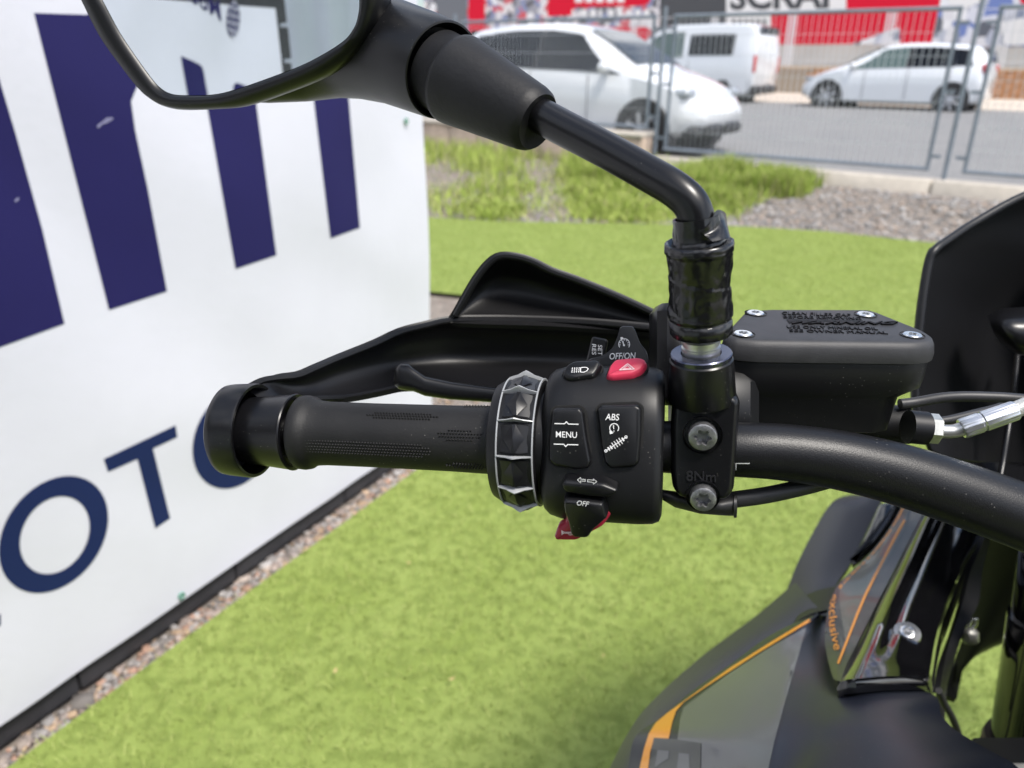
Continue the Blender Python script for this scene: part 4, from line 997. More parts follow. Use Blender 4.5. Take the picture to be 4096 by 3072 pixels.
# buttons on the shoulder
PT = Plane(BF.w(sx(2330), .0280, .0172), dirb, (BF.ez * .80 + BF.ey * .60)); PT2 = Plane(BF.w(sx(2500), .0286, .0172), dirb, (BF.ez * .80 + BF.ey * .60))
head = [(2252, 1502), (2267, 1476), (2301, 1459), (2392, 1455), (2411, 1470), (2398, 1502), (2378, 1525), (2295, 1539), (2267, 1531), (2253, 1516)]
haz = [(2426, 1516), (2438, 1479), (2461, 1453), (2553, 1445), (2582, 1453), (2591, 1473), (2570, 1502), (2530, 1522), (2450, 1531), (2430, 1526)]
DOME = [(.0002, -.003), (.0, .0012), (.0004, .0026), (.0010, .0036), (.0017, .0040)]
rocker(head, 'headlight_button', PT, DOME, M_plastic2, rnd=.0016); rocker(haz, 'hazard_button', PT2, DOME, M_redb, rnd=.0016)
TT1, TT2 = PT.shift(.0042), PT2.shift(.0042)
sh1 = [([(2323, 1472), (2322, 1489), (2336, 1490), (2348, 1484), (2353, 1476), (2347, 1471), (2334, 1470)], 3.0, True)]
for i in range(4):
    for j in range(3): sh1.append((circ(2287 + i * 9 + (3 - j), 1474 + j * 7.5 - i * .3, 2.4, 8),))
icon_px(TT1, sh1).build('headlight_symbol', M_print, sh_o, smooth=0)
icon_px(TT2, [([(2478, 1481), (2510, 1456)], 3.4, False), ([(2509, 1455), (2537, 1477)], 3.4, False), ([(2477, 1481), (2538, 1477)], 3.4, False), ([(2493, 1477), (2510, 1463)], 2.4, False), ([(2509, 1463), (2524, 1475)], 2.4, False), ([(2492, 1477), (2525, 1475)], 2.4, False)]).build('hazard_symbol', M_pinkp, sh_o, smooth=0)
# cruise control lever and set tab, standing up behind
PC = BF.shift(.0035, R_(-4))
cr = [(2344, 1462), (2352, 1436), (2415, 1419), (2450, 1390), (2467, 1353), (2478, 1310), (2490, 1303), (2530, 1303), (2541, 1319), (2559, 1370), (2587, 1405), (2596, 1439), (2590, 1470), (2560, 1500), (2380, 1500)]
mk('cruise_switch', *pad(PC, cr, [(.0008, -.006), (0, -.005), (0, -.0008), (.0004, -.0002), (.0012, 0)], rnd=.0016), M_plastic2, sh_o)
PS = BF.shift(-.005)
mk('set_tab', *pad(PS, [(2345, 1440), (2367, 1350), (2376, 1346), (2424, 1356), (2430, 1366), (2416, 1440), (2412, 1480), (2340, 1480)], [(.0006, -.005), (0, -.004), (0, -.0008), (.0008, 0)], rnd=.001), M_plastic2, sh_o)
mb = MB(); mb.add(text_px(PC, 'OFF/ON', (2437, 1439), (2540, 1436), (2440, 1413), z=.0006, bold=.008))
sh1 = [(circ(2497, 1377, 22, 18, 145, 395), 2.8, False), ([(2495, 1380), (2491, 1364)], 4.5, False), (circ(2496, 1381, 4.5, 8),), ([(2482, 1350), (2489, 1348), (2493, 1351), (2491, 1358), (2487, 1360), (2482, 1355)],)]
for a in (170, 200, 235, 270, 305, 340, 370): c_, s_ = math.cos(R_(a)), math.sin(R_(a)); sh1.append(([(2497 + 14 * c_, 1377 + 14 * s_), (2497 + 20 * c_, 1377 + 20 * s_)], 2.4, False))
q_ = icon_px(PC, sh1, .0003); mb.add((q_.v, q_.f)); mb.build('cruise_lettering', M_print, sh_o, smooth=0)
mb = MB(); mb.add(text_px(PS, 'RES', (2368, 1376), (2368, 1418), (2385, 1378), z=.0003, bold=.001)); mb.add(text_px(PS, 'SET', (2392, 1379), (2392, 1421), (2409, 1381), z=.0003, bold=.001))
mb.build('set_lettering', M_print, sh_o, smooth=0)
# turn signal, off button, horn
PTS = Plane(BF.w(sx(2360), -.0180, .0262), dirb, BF.ez * .94 - BF.ey * .34)
ts = [(2254, 1909), (2267, 1897), (2358, 1906), (2415, 1908), (2476, 1932), (2470, 1950), (2433, 1966), (2358, 1960), (2278, 1946), (2260, 1932)]
mk('turn_signal_switch', *pad(PTS, ts, [(.0003, -.006), (.0001, .001), (0, .0042), (.0002, .0054), (.0006, .0062), (.0012, .0066)], rnd=.0016), M_plastic2, sh_o)
TS2 = BF.shift(.0345)
AR = [(2310, 1919), (2322, 1909), (2322, 1915), (2341, 1917), (2341, 1924), (2322, 1923), (2323, 1931)]
AR2 = [(2387, 1926), (2374, 1915), (2375, 1920), (2351, 1918), (2351, 1926), (2374, 1929), (2374, 1935)]
TSs = PTS.shift(.0069)
icon_px(TSs, [(AR, 2.8, True), (AR2, 2.8, True)]).build('turn_signal_symbol', M_print, sh_o, smooth=0)
POF = Plane(BF.w(sx(2345), -.0265, .0225), dirb, BF.ez * .93 - BF.ey * .37)
offb = [(2262, 1966), (2275, 1962), (2345, 1966), (2418, 1976), (2425, 1992), (2437, 2030), (2432, 2040), (2380, 2085), (2362, 2112), (2350, 2116), (2303, 2113), (2290, 2098), (2283, 2060), (2266, 2010)]
mk('off_button', *pad(POF, offb, [(.0004, -.008), (.0002, .0), (0, .0040), (.0002, .0066), (.0007, .0079), (.0014, .0084)], rnd=.0014), M_plastic2, sh_o)
mk('off_lettering', *text_px(POF.shift(.0087), 'OFF', (2306, 2019), (2354, 2025), (2310, 1999), z=.0004, bold=.008, shear=.1), M_print, sh_o, smooth=0)
PHN = Plane(BF.w(sx(2320), -.034, .0165), dirb, BF.ez * .96 - BF.ey * .28)
hn = [(2266, 2018), (2270, 2075), (2234, 2098), (2221, 2136), (2228, 2148), (2310, 2149), (2415, 2092), (2453, 2040), (2440, 2000), (2300, 2000)]
mk('horn_button', *pad(PHN, hn, [(.0008, -.005), (.0, -.003), (0, .002), (.0005, .0033), (.0015, .0038)], rnd=.0016), M_horn, sh_o)
icon_px(PHN.shift(.0040), [([(2247, 2121), (2256, 2128), (2304, 2128)], 3.2, False), ([(2247, 2138), (2256, 2132), (2290, 2132)], 3.2, False), ([(2245, 2119), (2252, 2125), (2254, 2134), (2247, 2140)],), ([(2268, 2130), (2278, 2139), (2296, 2137), (2300, 2129)], 3, False)]).build('horn_symbol', M_pinkp, sh_o, smooth=0)

# --- clutch clamp with mirror mount
CPn = [(2690, 1600), (2682, 1700), (2682, 1890), (2690, 1960), (2716, 1996), (2770, 2002), (2860, 2006), (2908, 2006), (2938, 1970), (2948, 1850), (2956, 1720), (2964, 1600), (2900, 1560), (2750, 1560)]
PCL = Plane(BF.w(sx(2815), 0, .0150), dirb, BF.ez * .985 - BF.ey * .17)
CLV = pad(PCL, CPn, [(.001, -.034), (0, -.030), (0, -.005), (.0004, -.0026), (.0012, -.0009), (.0022, -.0001), (.0030, 0)], rnd=.0026)
clp = mk('clutch_clamp', *CLV, M_paintb, MC, smooth=50)
def torx(c, nrm, r, h, name, m, parent, slot=.5):
    x, y, d = basis(nrm); rings = []
    def ring(rad, z, star=0): return [c + d * z + (x * math.cos(2 * math.pi * k / 48) + y * math.sin(2 * math.pi * k / 48)) * rad * (1 + star * math.cos(6 * 2 * math.pi * k / 48)) for k in range(48)]
    rings = [ring(r, -h), ring(r, -.0012), ring(r * .97, -.0004), ring(r * .86, 0), ring(r * slot * 1.05, 0, .17), ring(r * slot * .98, -.0004, .18), ring(r * slot * .92, -h * .55, .18)]
    return mk(name, *loft(rings, False, True), m, parent, smooth=35)
bn = BF.ez * .95 - BF.ey * .30
PBt = PCL.shift(.0022)
for (x, y), rr in (((2810, 1742), .0061), ((2812, 1990), .0056)):
    pp = PBt.hitw(x, y)
    mk('bolt_recess', *lathe(pp - bn * .003, pp + bn * .003, [(.0, .0076), (.0012, .0078), (.0030, .0084)] if y < 1800 else [(0, .0070), (.001, .0071), (.002, .0072)], 40, True, False), M_paintb, clp)
    torx(pp + bn * .0028, bn, rr, .006, 'clamp_bolt', M_bolt, clp)
mk('torque_marking', *text_px(PCL, '8Nm', (2745, 1922), (2864, 1928), (2745, 1882), z=.0, extrude=.05, zs=.014, bold=.008), mat('embossed mark', (.016, .016, .018), .3), clp)
# socket boss, cap, threaded adapter
bA, bB = P(2808, 1625, .338), P(2796, 960, .308)
bd = (bB - bA).normalized(); BL = (bB - bA).length
def tb(y): return BL * (1625 - y) / 665
kx = .338 / FPX
def tb2(y): return tb(y - 32)
mk('mirror_boss', *lathe(bA + bd * tb2(1627), bB, [(0, .0128), (.0003, .0142), (.0012, .0146), (tb2(1480) - tb2(1627), .01365), (tb2(1455) - tb2(1627), .0134), (tb2(1447) - tb2(1627), .0125)], 48), M_paintb, clp, smooth=35)
mk('dark_ring', *lathe(bA, bB, [(tb2(1456), .0118), (tb2(1454), .01275), (tb2(1432), .0130), (tb2(1428), .0126), (tb2(1427), .0086), (tb2(1434), .0080)], 48, False, False), M_cap, clp, smooth=35)
mk('threaded_adapter', *lathe(bA, bB, [(tb2(1440), .0078), (tb2(1422), .0079), (tb2(1418), .00815), (tb2(1402), .00815), (tb2(1398), .0074), (tb2(1392), .0074), (tb2(1388), .0081), (tb2(1372), .0081), (tb2(1366), .0074), (tb2(1345), .0074)], 40), M_tread, clp, smooth=30)
# --- mirror arm, tape, boot
S = lambda y: bA + bd * tb(y)
arm = [S(1305), S(1150), S(1020), P(2798, 960, .307), P(2790, 890, .305), P(2762, 815, .304), P(2700, 757, .306), P(2600, 698, .312), P(2420, 598, .325), P(2250, 510, .338), P(2140, 452, .346), P(1980, 380, .357)]
arm_o = mk('mirror_arm', *tube(arm, [.0076, .0076, .0075, .0073, .0072, .0072, .0072, .0073, .0075, .0077, .0078, .0078], 32, 6), M_paintb, MC, smooth=60)
def tn(t, a, r):
    q = Vector((math.cos(a) * 2.2, math.sin(a) * 2.2, t * 60)); lap = t * 70 + a / 6.283
    return r + .00055 * noise.noise(q * 1.3) + .0004 * noise.noise(Vector((math.cos(a) * 5, math.sin(a) * 5, t * 260))) + .00035 * (lap * 1.0 % 1.0)
wprof = [(tb(1318), .0105), (tb(1316), .0122), (tb(1311), .0127), (tb(1262), .0128), (tb(1260), .01235), (tb(1250), .0125)]
y = 1245
while y > 975: wprof.append((tb(y), .01255 + .0005 * math.sin(y * .021) + (.0005 if y < 1000 else 0))); y -= 6
wprof += [(tb(966), .0132), (tb(965), .0126), (tb(985), .0112), (tb(1000), .0095)]
tw = mk('tape_wrap', *lathe(bA, bB, wprof, 96, True, True, tn), M_tape, arm_o, smooth=75)
def tn2(t, a, r): return r + .0010 * noise.noise(Vector((math.cos(a) * 1.6, math.sin(a) * 1.6, t * 90))) + .0004 * noise.noise(Vector((math.cos(a) * 4, math.sin(a) * 4, t * 230)))
c2 = P(2794, 985, .3085); c3 = P(2782, 868, .3045)
l2 = (c3 - c2).length
w2 = [(0, .0095), (0, .0104), (l2 * .12, .0106), (l2 * .2, .0098), (l2 * .35, .0094), (l2 * .5, .0096), (l2 * .8, .0092), (l2, .0090), (l2, .0082)]
mk('tape_collar', *lathe(c2, c3, w2, 64, False, False, tn2), M_tape, arm_o, smooth=75)
fpx = [[(2905, 858), (2915, 950)], [(2895, 846), (2922, 948)], [(2866, 842), (2916, 950)], [(2836, 900), (2890, 958)], [(2800, 925), (2850, 966)]]
fd = [.3085, .304, .2995, .2965, .2958]
mk('tape_flap', *thick(gridvf(smoothgrid([[P(a[0] + (b[0] - a[0]) * t, a[1] + (b[1] - a[1]) * t, d_ + .0015 * math.sin(t * 5)) for t in (0, .35, .7, 1)] for (a, b), d_ in zip(fpx, fd)], 4)), .0003), M_tape, arm_o, smooth=80)
m0, m1 = P(2141, 482, .3455), P(1775, 292, .372)
ML = (m1 - m0).length
bt = [(-.001, .0082), (-.002, .0125), (0, .0140), (.003, .0149), (ML * .35, .0172), (ML * .72, .0202), (ML * .80, .0209), (ML * .835, .0210), (ML * .855, .0200), (ML * .88, .0186), (ML * 1.05, .0190)]
mk('rubber_boot', *lathe(m0, m1, bt, 56, True, True), mat('boot rubber', (.0085, .0085, .0096), .52, spec=.32, bump=.25, bscale=420, vary=.2, vscale=60), arm_o, smooth=55)

# --- mirror head
gpx = [(405, 0), (473, 127), (540, 228), (608, 321), (645, 358), (680, 376), (726, 382), (844, 380), (942, 358), (1100, 303), (1235, 248), (1365, 171), (1414, 114), (1432, 61), (1437, 0), (1430, -120), (1390, -260), (1300, -380), (1120, -450), (800, -480), (500, -470), (340, -400), (300, -270), (330, -130)]
hpx = [(312, 0), (388, 152), (473, 270), (545, 360), (590, 400), (640, 426), (717, 441), (848, 438), (960, 425), (1120, 372), (1290, 300), (1420, 200), (1476, 120), (1500, 40), (1506, -40), (1490, -160), (1440, -310), (1330, -450), (1120, -530), (790, -560), (470, -545), (280, -470), (225, -300), (255, -130)]
g2d = [tuple(v[:2]) for v in catmull([Vector((*MIRP.hit(*p), 0)) for p in gpx], 4)]; h2d = [tuple(v[:2]) for v in catmull([Vector((*MIRP.hit(*p), 0)) for p in hpx], 4)]
cen = Vector((sum(p[0] for p in g2d) / len(g2d), sum(p[1] for p in g2d) / len(g2d)))
def sc(q, k): return [(cen.x + (p[0] - cen.x) * k, cen.y + (p[1] - cen.y) * k) for p in q]
def mixq(a, b, t): return [(p[0] + (r[0] - p[0]) * t, p[1] + (r[1] - p[1]) * t) for p, r in zip(a, b)]
def rg(q, z): return [MIRP.w(p[0], p[1], z) for p in q]
mh = mk('mirror_housing', *loft([rg(sc(g2d, .985), -.004), rg(g2d, -.001), rg(mixq(g2d, h2d, .10), .0012), rg(mixq(g2d, h2d, .35), .0026), rg(mixq(g2d, h2d, .75), .0018), rg(h2d, -.003), rg(mixq(g2d, h2d, 1.02), -.008), rg(mixq(g2d, h2d, .8), -.018), rg(sc(h2d, .86), -.030), rg(sc(h2d, .62), -.042), rg(sc(h2d, .30), -.047)], True, True), M_plastic2, MC, smooth=55)
mk('mirror_glass', *loft([rg(sc(g2d, 1.0), -.0035), rg(sc(g2d, 1.0), -.0012), rg(sc(g2d, .996), -.0006)], False, True), M_glass, mh, smooth=0)
# neck between head and boot
nk = []
nkp = [((1772, 284), .372, 188, .0228), ((1690, 252), .382, 196, .0240), ((1580, 212), .395, 204, .0252), ((1450, 190), .408, 200, .0258), ((1320, 208), .420, 185, .0240), ((1180, 262), .425, 150, .0195), ((1040, 300), .425, 150, .0150), ((900, 330), .42, 100, .010)]
cc = [P(*p, d_) for p, d_, _, _ in nkp]
axn = (cc[0] - cc[2]).normalized()
rings = []
for i, (p, d_, s_, r_) in enumerate(nkp):
    dd = (cc[max(i - 1, 0)] - cc[min(i + 1, len(cc) - 1)]).normalized(); x, y, z = basis(dd)
    rings.append([cc[i] + (x * math.cos(2 * math.pi * k / 48) + y * math.sin(2 * math.pi * k / 48)) * r_ for k in range(48)])
x, y, z = basis(axn); lip = [[cc[0] + axn * o_ + (x * math.cos(2 * math.pi * k / 48) + y * math.sin(2 * math.pi * k / 48)) * r_ for k in range(48)] for o_, r_ in ((-.006, .0185), (-.001, .0208), (.0006, .0218), (.0004, .0226))]
mk('mirror_neck', *loft(lip + rings, True, True), M_plastic2, mh, smooth=50)

# --- clutch fluid reservoir
zt = P(2936, 1352, .362).z
RVt = [(2914, 1340), (2932, 1312), (2992, 1247), (3073, 1239), (3473, 1240), (3510, 1252), (3692, 1325), (3722, 1348), (3716, 1362), (3660, 1370), (3022, 1361), (2936, 1352)]
rt = [gnd(x, y, zt) for x, y in RVt]
RP = Plane(Vector((rt[0].x, rt[0].y, zt)), (1, 0, 0), (0, 0, 1)); r2 = [RP.loc(p)[:2] for p in rt]
if area2(r2) < 0: r2 = r2[::-1]
r2 = roundpoly(r2, .004, 4)
def rr_(ins, z): return [RP.w(a, b, z) for a, b in offset2(r2, ins)]
x0_ = min(a for a, b in r2)
def rs_(k, ins, z): return [RP.w(x0_ + (a - x0_) * k, b, z) for a, b in offset2(r2, ins)]
rv = mk('clutch_reservoir', *loft([rr_(-.0012, -.0100), rr_(-.0016, -.0106), rr_(-.0012, -.0200), rs_(1.0, -.0006, -.0245), rs_(.93, .0004, -.0285), rs_(.915, .0010, -.0300), rs_(.910, .0022, -.0480), rs_(.905, .0040, -.0492)], True, True), M_plastic, MC, smooth=40)
lid = mk('reservoir_lid', *loft([rr_(-.0022, -.0104), rr_(-.0030, -.0098), rr_(-.0032, -.0070), rr_(-.0024, -.0030), rr_(-.0012, -.0008), rr_(.0002, .0000), rr_(.0014, .0003)], True, True), mat('reservoir lid plastic', (.024, .024, .027), .55, bump=.35, bscale=1300, vary=.2, vscale=120), rv, smooth=32)
RT_ = RP.shift(.0003)
for (x, y) in ((3022, 1254), (2972, 1337), (3462, 1260), (3649, 1342)):
    p = RT_.hitw(x, y)
    mk('screw_recess', *lathe(p - Vector((0, 0, .001)), p + Vector((0, 0, .0004)), [(.0, .0053), (.0012, .0054), (.0014, .0056)], 32, True, False), M_gap, rv)
    torx(p + Vector((0, 0, .0009)), Vector((0, 0, 1)), .0045, .002, 'lid_screw', M_screw, rv, .48)
tl_ = RP.shift(.0003); mb = MB()
for s_, bl, br, tl in (('CLEAN FILLER CAP', (3126, 1259), (3402, 1268), (3128, 1249)), ('BEFORE REMOVING', (3134, 1274), (3446, 1282), (3132, 1264)), ('USE ONLY MINERAL OIL', (3148, 1314), (3512, 1322), (3146, 1304)), ('SEE OWNER MANUAL', (3158, 1329), (3552, 1338), (3156, 1319))):
    mb.add(text_px(tl_, s_, bl, br, tl, z=0, extrude=.05, zs=.010, bold=.0))
mb.add(text_px(tl_, 'WARNING', (3166, 1299), (3592, 1302), (3170, 1288), z=0, extrude=.05, zs=.018, bold=.02, shear=.4))
mb.add((lambda q: (q.v, q.f))(icon_px(tl_, [([(3146, 1278), (3450, 1284), (3450, 1287), (3172, 1286), (3158, 1296)],)], .0005)))
mb.build('reservoir_lettering', mat('raised lid lettering', (.003, .003, .0035), .5, spec=.15), rv, smooth=0)
mk('master_cylinder', *tube([P(2920, 1680, .420), P(3100, 1680, .422), P(3640, 1700, .400)], [.012, .012, .010], 20, 4), M_plastic, MC)
# lever perch block behind the boss
mk('lever_perch', *box(P(2700, 1420, .385), .022, .03, .05, RT, FW, UP, bev=.004), M_paintb, MC); mk('lever_perch', *box(P(2850, 1640, .378), .040, .03, .040, RT, FW, UP, bev=.006), M_plastic, MC)
# hose with hex nut and crimped ferrule
hp = [(3640, 1712), (3700, 1714), (3756, 1724), (3816, 1724), (3870, 1707), (3960, 1678), (4060, 1640), (4200, 1590), (4420, 1560), (4700, 1640)]
hd = [.378, .378, .378, .377, .375, .372, .370, .368, .37, .40]
M_banjo = mat('dull steel pipe', (.55, .55, .53), .35, metal=.9, vary=.15, vscale=200, bump=.15, bscale=500); M_braid = mat('braided hose', (.50, .50, .48), .45, metal=.5, bump=.8, bscale=900, vary=.25, vscale=900)
hs = mk('clutch_hose', *tube([P(*p, d_) for p, d_ in zip(hp, hd)], [.0034] * 4 + [.0036] * 6, 16, 6), M_banjo, MC)
mk('hose_braid', *tube([P(*p, d_) for p, d_ in zip(hp[6:], hd[6:])], .0040, 16, 8), M_braid, hs)
mk('hose_collar', *lathe(P(3630, 1706, .378), P(3712, 1714, .378), [(0, .0082), (.009, .0082), (.0095, .0076)], 32), M_plastic, hs)
n0, n1 = P(3708, 1712, .378), P(3756, 1716, .377)
mk('hex_nut', *lathe(n0, n1, [(0, .0066), (.0006, .0074), (.0052, .0074), (.0058, .0066)], 6), mat('zinc hex nut', (.62, .62, .58), .38, metal=.8, vary=.2, vscale=150), hs, smooth=20)
f0_, f1_ = P(3845, 1716, .3758), P(4064, 1640, .3702); lf = (f1_ - f0_).length
def flut(t, a, r): return r * (1 + .018 * math.cos(14 * a))
mk('ferrule', *lathe(f0_, f1_, [(0, .0040), (0, .0046), (.0008, .0050), (lf * .34, .0050), (lf * .36, .0046), (lf * .39, .0046), (lf * .41, .0050), (lf * .97, .0048), (lf, .0044)], 84, True, True, flut), mat('crimped ferrule', (.66, .67, .69), .28, metal=.9), hs, smooth=30)
mk('wiring_hose', *tube([P(3600, 1616, .395), P(3662, 1609, .395), P(3760, 1592, .393), P(3850, 1586, .391), P(3960, 1588, .389), P(4060, 1594, .388), P(4300, 1620, .39), P(4600, 1700, .41)], .0027, 14, 5), M_hose, MC)
mk('wiring_hose', *tube([P(3700, 1690, .41), P(3780, 1682, .41), P(3860, 1664, .412), P(3960, 1640, .415), P(4150, 1600, .42), P(4500, 1640, .43)], .0023, 14, 5), M_hose, MC)
mk('switch_cable', *tube([P(2880, 2002, .352), P(2947, 1997, .350), P(3098, 1974, .349), P(3300, 1925, .352), P(3500, 1860, .362), P(3700, 1830, .375)], .0038, 18, 6), M_hose, MC)
mk('cable_boot', *loft([[P(x, y0 + (y1 - y0) * (.5 - .5 * math.cos(t)), .352 + dd * math.sin(t)) for t in [2 * math.pi * k / 20 for k in range(20)]] for x, y0, y1, dd in ((2650, 1958, 2000, .004), (2700, 1965, 2030, .007), (2800, 1985, 2055, .008), (2890, 1990, 2062, .008), (2934, 1974, 2064, .008), (2936, 1968, 2072, .009), (2947, 1966, 2070, .009), (2950, 1976, 2030, .005))]), M_hose, MC, smooth=50)

# --- cowl behind the bars
cw = [[(3740, 1000, .60), (3900, 890, .62), (4096, 784, .63), (4300, 730, .64), (4600, 640, .66), (5000, 470, .68), (5500, 420, .72)],
      [(3722, 1030, .60), (3880, 1060, .64), (4050, 1080, .67), (4280, 1040, .69), (4600, 1000, 0.70), (5000, 1000, .72), (5500, 1000, .74)],
      [(3690, 1200, .60), (3830, 1230, .645), (3960, 1280, .68), (4220, 1260, .70), (4600, 1250, 0.71), (5000, 1250, .72), (5500, 1250, .74)],
      [(3668, 1420, .60), (3800, 1440, .63), (3920, 1470, .675), (4180, 1480, .70), (4600, 1480, 0.71), (5000, 1480, .72), (5500, 1480, .74)],
      [(3664, 1620, .60), (3790, 1630, .62), (3900, 1650, .66), (4120, 1660, .70), (4600, 1660, 0.71), (5000, 1660, .72), (5500, 1660, .74)],
      [(3730, 1800, .60), (3810, 1830, .61), (3920, 1846, .645), (4060, 1850, .70), (4600, 1860, 0.71), (5000, 1860, .72), (5500, 1860, .74)]]
cowl = mk('instrument_cowl', *thick(gridvf(smoothgrid([[P(*p) for p in r] for r in cw], 6)), .004), mat('cowl plastic', (.005, .005, .006), .5, spec=.20, bump=.05, bscale=700), MC, smooth=60)
mk('cowl_rim', *tube([P(*p) for p in ((3700, 1760, .60), (3664, 1620, .598), (3668, 1420, .598), (3690, 1200, .598), (3715, 1050, .598), (3740, 1000, .598), (3800, 955, .605), (3900, 890, .615), (4096, 784, .625), (4300, 730, .635), (4600, 700, .655))], .0035, 10, 5), M_guard, cowl)
kn = [[(3952, 1262, .62), (4010, 1236, .615), (4100, 1228, .61), (4300, 1215, .61)], [(3960, 1290, .60), (4010, 1290, .585), (4100, 1290, .58), (4300, 1290, .58)], [(3975, 1330, .605), (4040, 1380, .59), (4110, 1410, .585), (4300, 1420, .585)], [(4000, 1370, .64), (4060, 1410, .63), (4110, 1425, .63), (4300, 1440, .64)]]
mk('cowl_knob', *thick(gridvf(smoothgrid([[P(*p) for p in r] for r in kn], 5)), .003), M_paintb, cowl, smooth=60)
mk('cowl_edge_line', *tube([P(4070, 1420, .66), P(4055, 1560, .64), P(4035, 1700, .62), P(4010, 1860, .61), P(3990, 1960, .60)], .0024, 10), M_paintb, MC)  # thin tube drawn in for the edge line of the panel

def fz(L): return [(x_, y_, d_ * (1 + .24 * max(0, d_ - .6))) for x_, y_, d_ in L]
# --- body panels below the bar
bodyc = [
 [(3262, 2455, .80), (3083, 2540, .79), (2925, 2655, .77), (2768, 2764, .74), (2640, 2872, .71), (2542, 2946, .69), (2512, 3072, .66), (2470, 3260, .60), (2430, 3500, .55)],
 [(3285, 2460, .80), (3225, 2540, .755), (3185, 2640, .70), (3146, 2752, .643), (3120, 2860, .595), (3099, 2962, .560), (3078, 3072, .531), (3050, 3260, .486), (3030, 3500, .448)],
 [(3310, 2465, .80), (3320, 2600, .735), (3335, 2720, .665), (3352, 2795, .605), (3325, 2880, .565), (3288, 2975, .538), (3240, 3072, .512), (3160, 3260, .468), (3080, 3500, .43)],
 [(3340, 2470, .80), (3420, 2600, .745), (3600, 2730, .675), (3735, 2780, .61), (3766, 2859, .57), (3823, 2921, .54), (3935, 2988, .515), (4060, 3060, .49), (4200, 3200, .46)]]
strips = []
for a, b, bul in ((bodyc[0], bodyc[1], .012), (bodyc[1], bodyc[2], -.004), (bodyc[2], bodyc[3], .018)):
    A = catmull([P(*p) for p in a], 6, False); B = catmull([P(*p) for p in b], 6, False); strips.append((A, B, bul))
cols_ = []
for si, (A, B, bul) in enumerate(strips):
    n = 9
    for k in range(n if si < 2 else n + 1):
        t = k / n; cols_.append([a.lerp(b, t) - (a.lerp(b, t) - CAM).normalized() * bul * math.sin(math.pi * t) for a, b in zip(A, B)])
TKv = gridvf(cols_); tk = mk('tank_shroud', *thick(TKv, .004), M_tank, MC, smooth=24); TKB = bvh_of(*TKv)
# grey graphic, orange stripe and charcoal emblem film on the shroud
q9 = lambda L_: [(2400 + x / 1.903, 2200 + y / 1.903) for x, y in L_]
mk('graphic_film', *decal(fillpoly(q9([(1570, 590), (1440, 1050), (1330, 1450), (1285, 1659), (1270, 1780), (770, 1780), (775, 1475), (590, 1445), (610, 1290), (640, 1200), (1000, 930), (1300, 740)])), TKB, 25, .0003), M_greyp, tk, smooth=40)
mk('orange_stripe', *decal(fillpoly(q9([(1595, 527), (1604, 543), (1200, 790), (800, 1050), (640, 1160), (580, 1230), (550, 1320), (525, 1440), (415, 1432), (385, 1540), (370, 1659), (360, 1780), (295, 1780), (305, 1659), (340, 1510), (375, 1400), (425, 1320), (520, 1240), (700, 1110), (1000, 895), (1300, 705)])), TKB, 25, .0005), M_orange, tk, smooth=40)
mk('emblem_film', *decal(fillpoly(q9([(415, 1434), (527, 1440), (590, 1447), (772, 1475), (768, 1659), (764, 1780), (362, 1780), (375, 1659), (395, 1520)])), TKB, 25, .0007), M_dkfilm, tk, smooth=40)
for w9 in ([(445, 1528), (530, 1535), (525, 1595), (475, 1625), (422, 1662)], [(605, 1550), (683, 1560), (687, 1659), (685, 1780), (588, 1780), (592, 1659)]):
    mk('emblem_window', *decal(fillpoly(q9(w9)), TKB, 25, .0009), M_greyp, tk, smooth=40)
# outer grey panel under the shroud
oc = [(2380, 3200, .72), (2439, 3072, .75), (2495, 2962, .78), (2558, 2862, .80), (2636, 2778, .82), (2715, 2704, .84), (2820, 2615, .865), (2925, 2536, .885), (3031, 2457, .90), (3136, 2368, .92), (3180, 2330, .93)]
ic = [(2540, 3200, .655), (2560, 3072, .68), (2600, 2950, .71), (2680, 2870, .73), (2780, 2780, .755), (2870, 2710, .775), (2960, 2650, .79), (3050, 2590, .80), (3130, 2530, .805), (3220, 2470, .81), (3270, 2430, .815)]
A = catmull([P(*p) for p in oc], 4, False); B = catmull([P(*p) for p in ic], 4, False)
mk('side_panel', *thick(gridvf([[a.lerp(b, t) - (a - CAM).normalized() * .014 * math.sin(math.pi * t) for t in (0, .08, .2, .4, .6, .8, 1)] for a, b in zip(A, B)]), .004), M_mattg, MC, smooth=50)
# wing panel further forward
wo_ = fz([(3120, 2420, .915), (3148, 2358, .93), (3196, 2238, .95), (3275, 2087, .975), (3323, 2015, .985), (3365, 1988, .99), (3420, 1978, .992), (3480, 1983, .99)])
wi_ = fz([(3300, 2480, .83), (3347, 2336, .875), (3401, 2256, .895), (3462, 2135, .92), (3500, 2055, .935), (3522, 2012, .945), (3534, 1990, .95), (3540, 1985, .955)])
A = catmull([P(*p) for p in wo_], 5, False); B = catmull([P(*p) for p in wi_], 5, False)
mk('wing_panel', *thick(gridvf([[a.lerp(b, t) - (a - CAM).normalized() * .014 * math.sin(math.pi * t) for t in (0, .07, .2, .4, .6, .8, 1)] for a, b in zip(A, B)]), .004), M_mattg, MC, smooth=50)
# arch and inner lining below wing
q6 = lambda x, y: (3100 + x / 1.6586, 1900 + y / 1.6586)
mk('arch_lining', *thick(gridvf(smoothgrid([[P(*q6(60, 980), .88), P(*q6(110, 870), .885), P(*q6(200, 800), .885), P(*q6(300, 760), .88), P(*q6(410, 735), .87)], [P(*q6(120, 1010), .80), P(*q6(160, 960), .80), P(*q6(240, 920), .80), P(*q6(320, 900), .80), P(*q6(420, 880), .80)]], 5)), .003), M_plastic, MC, smooth=50)
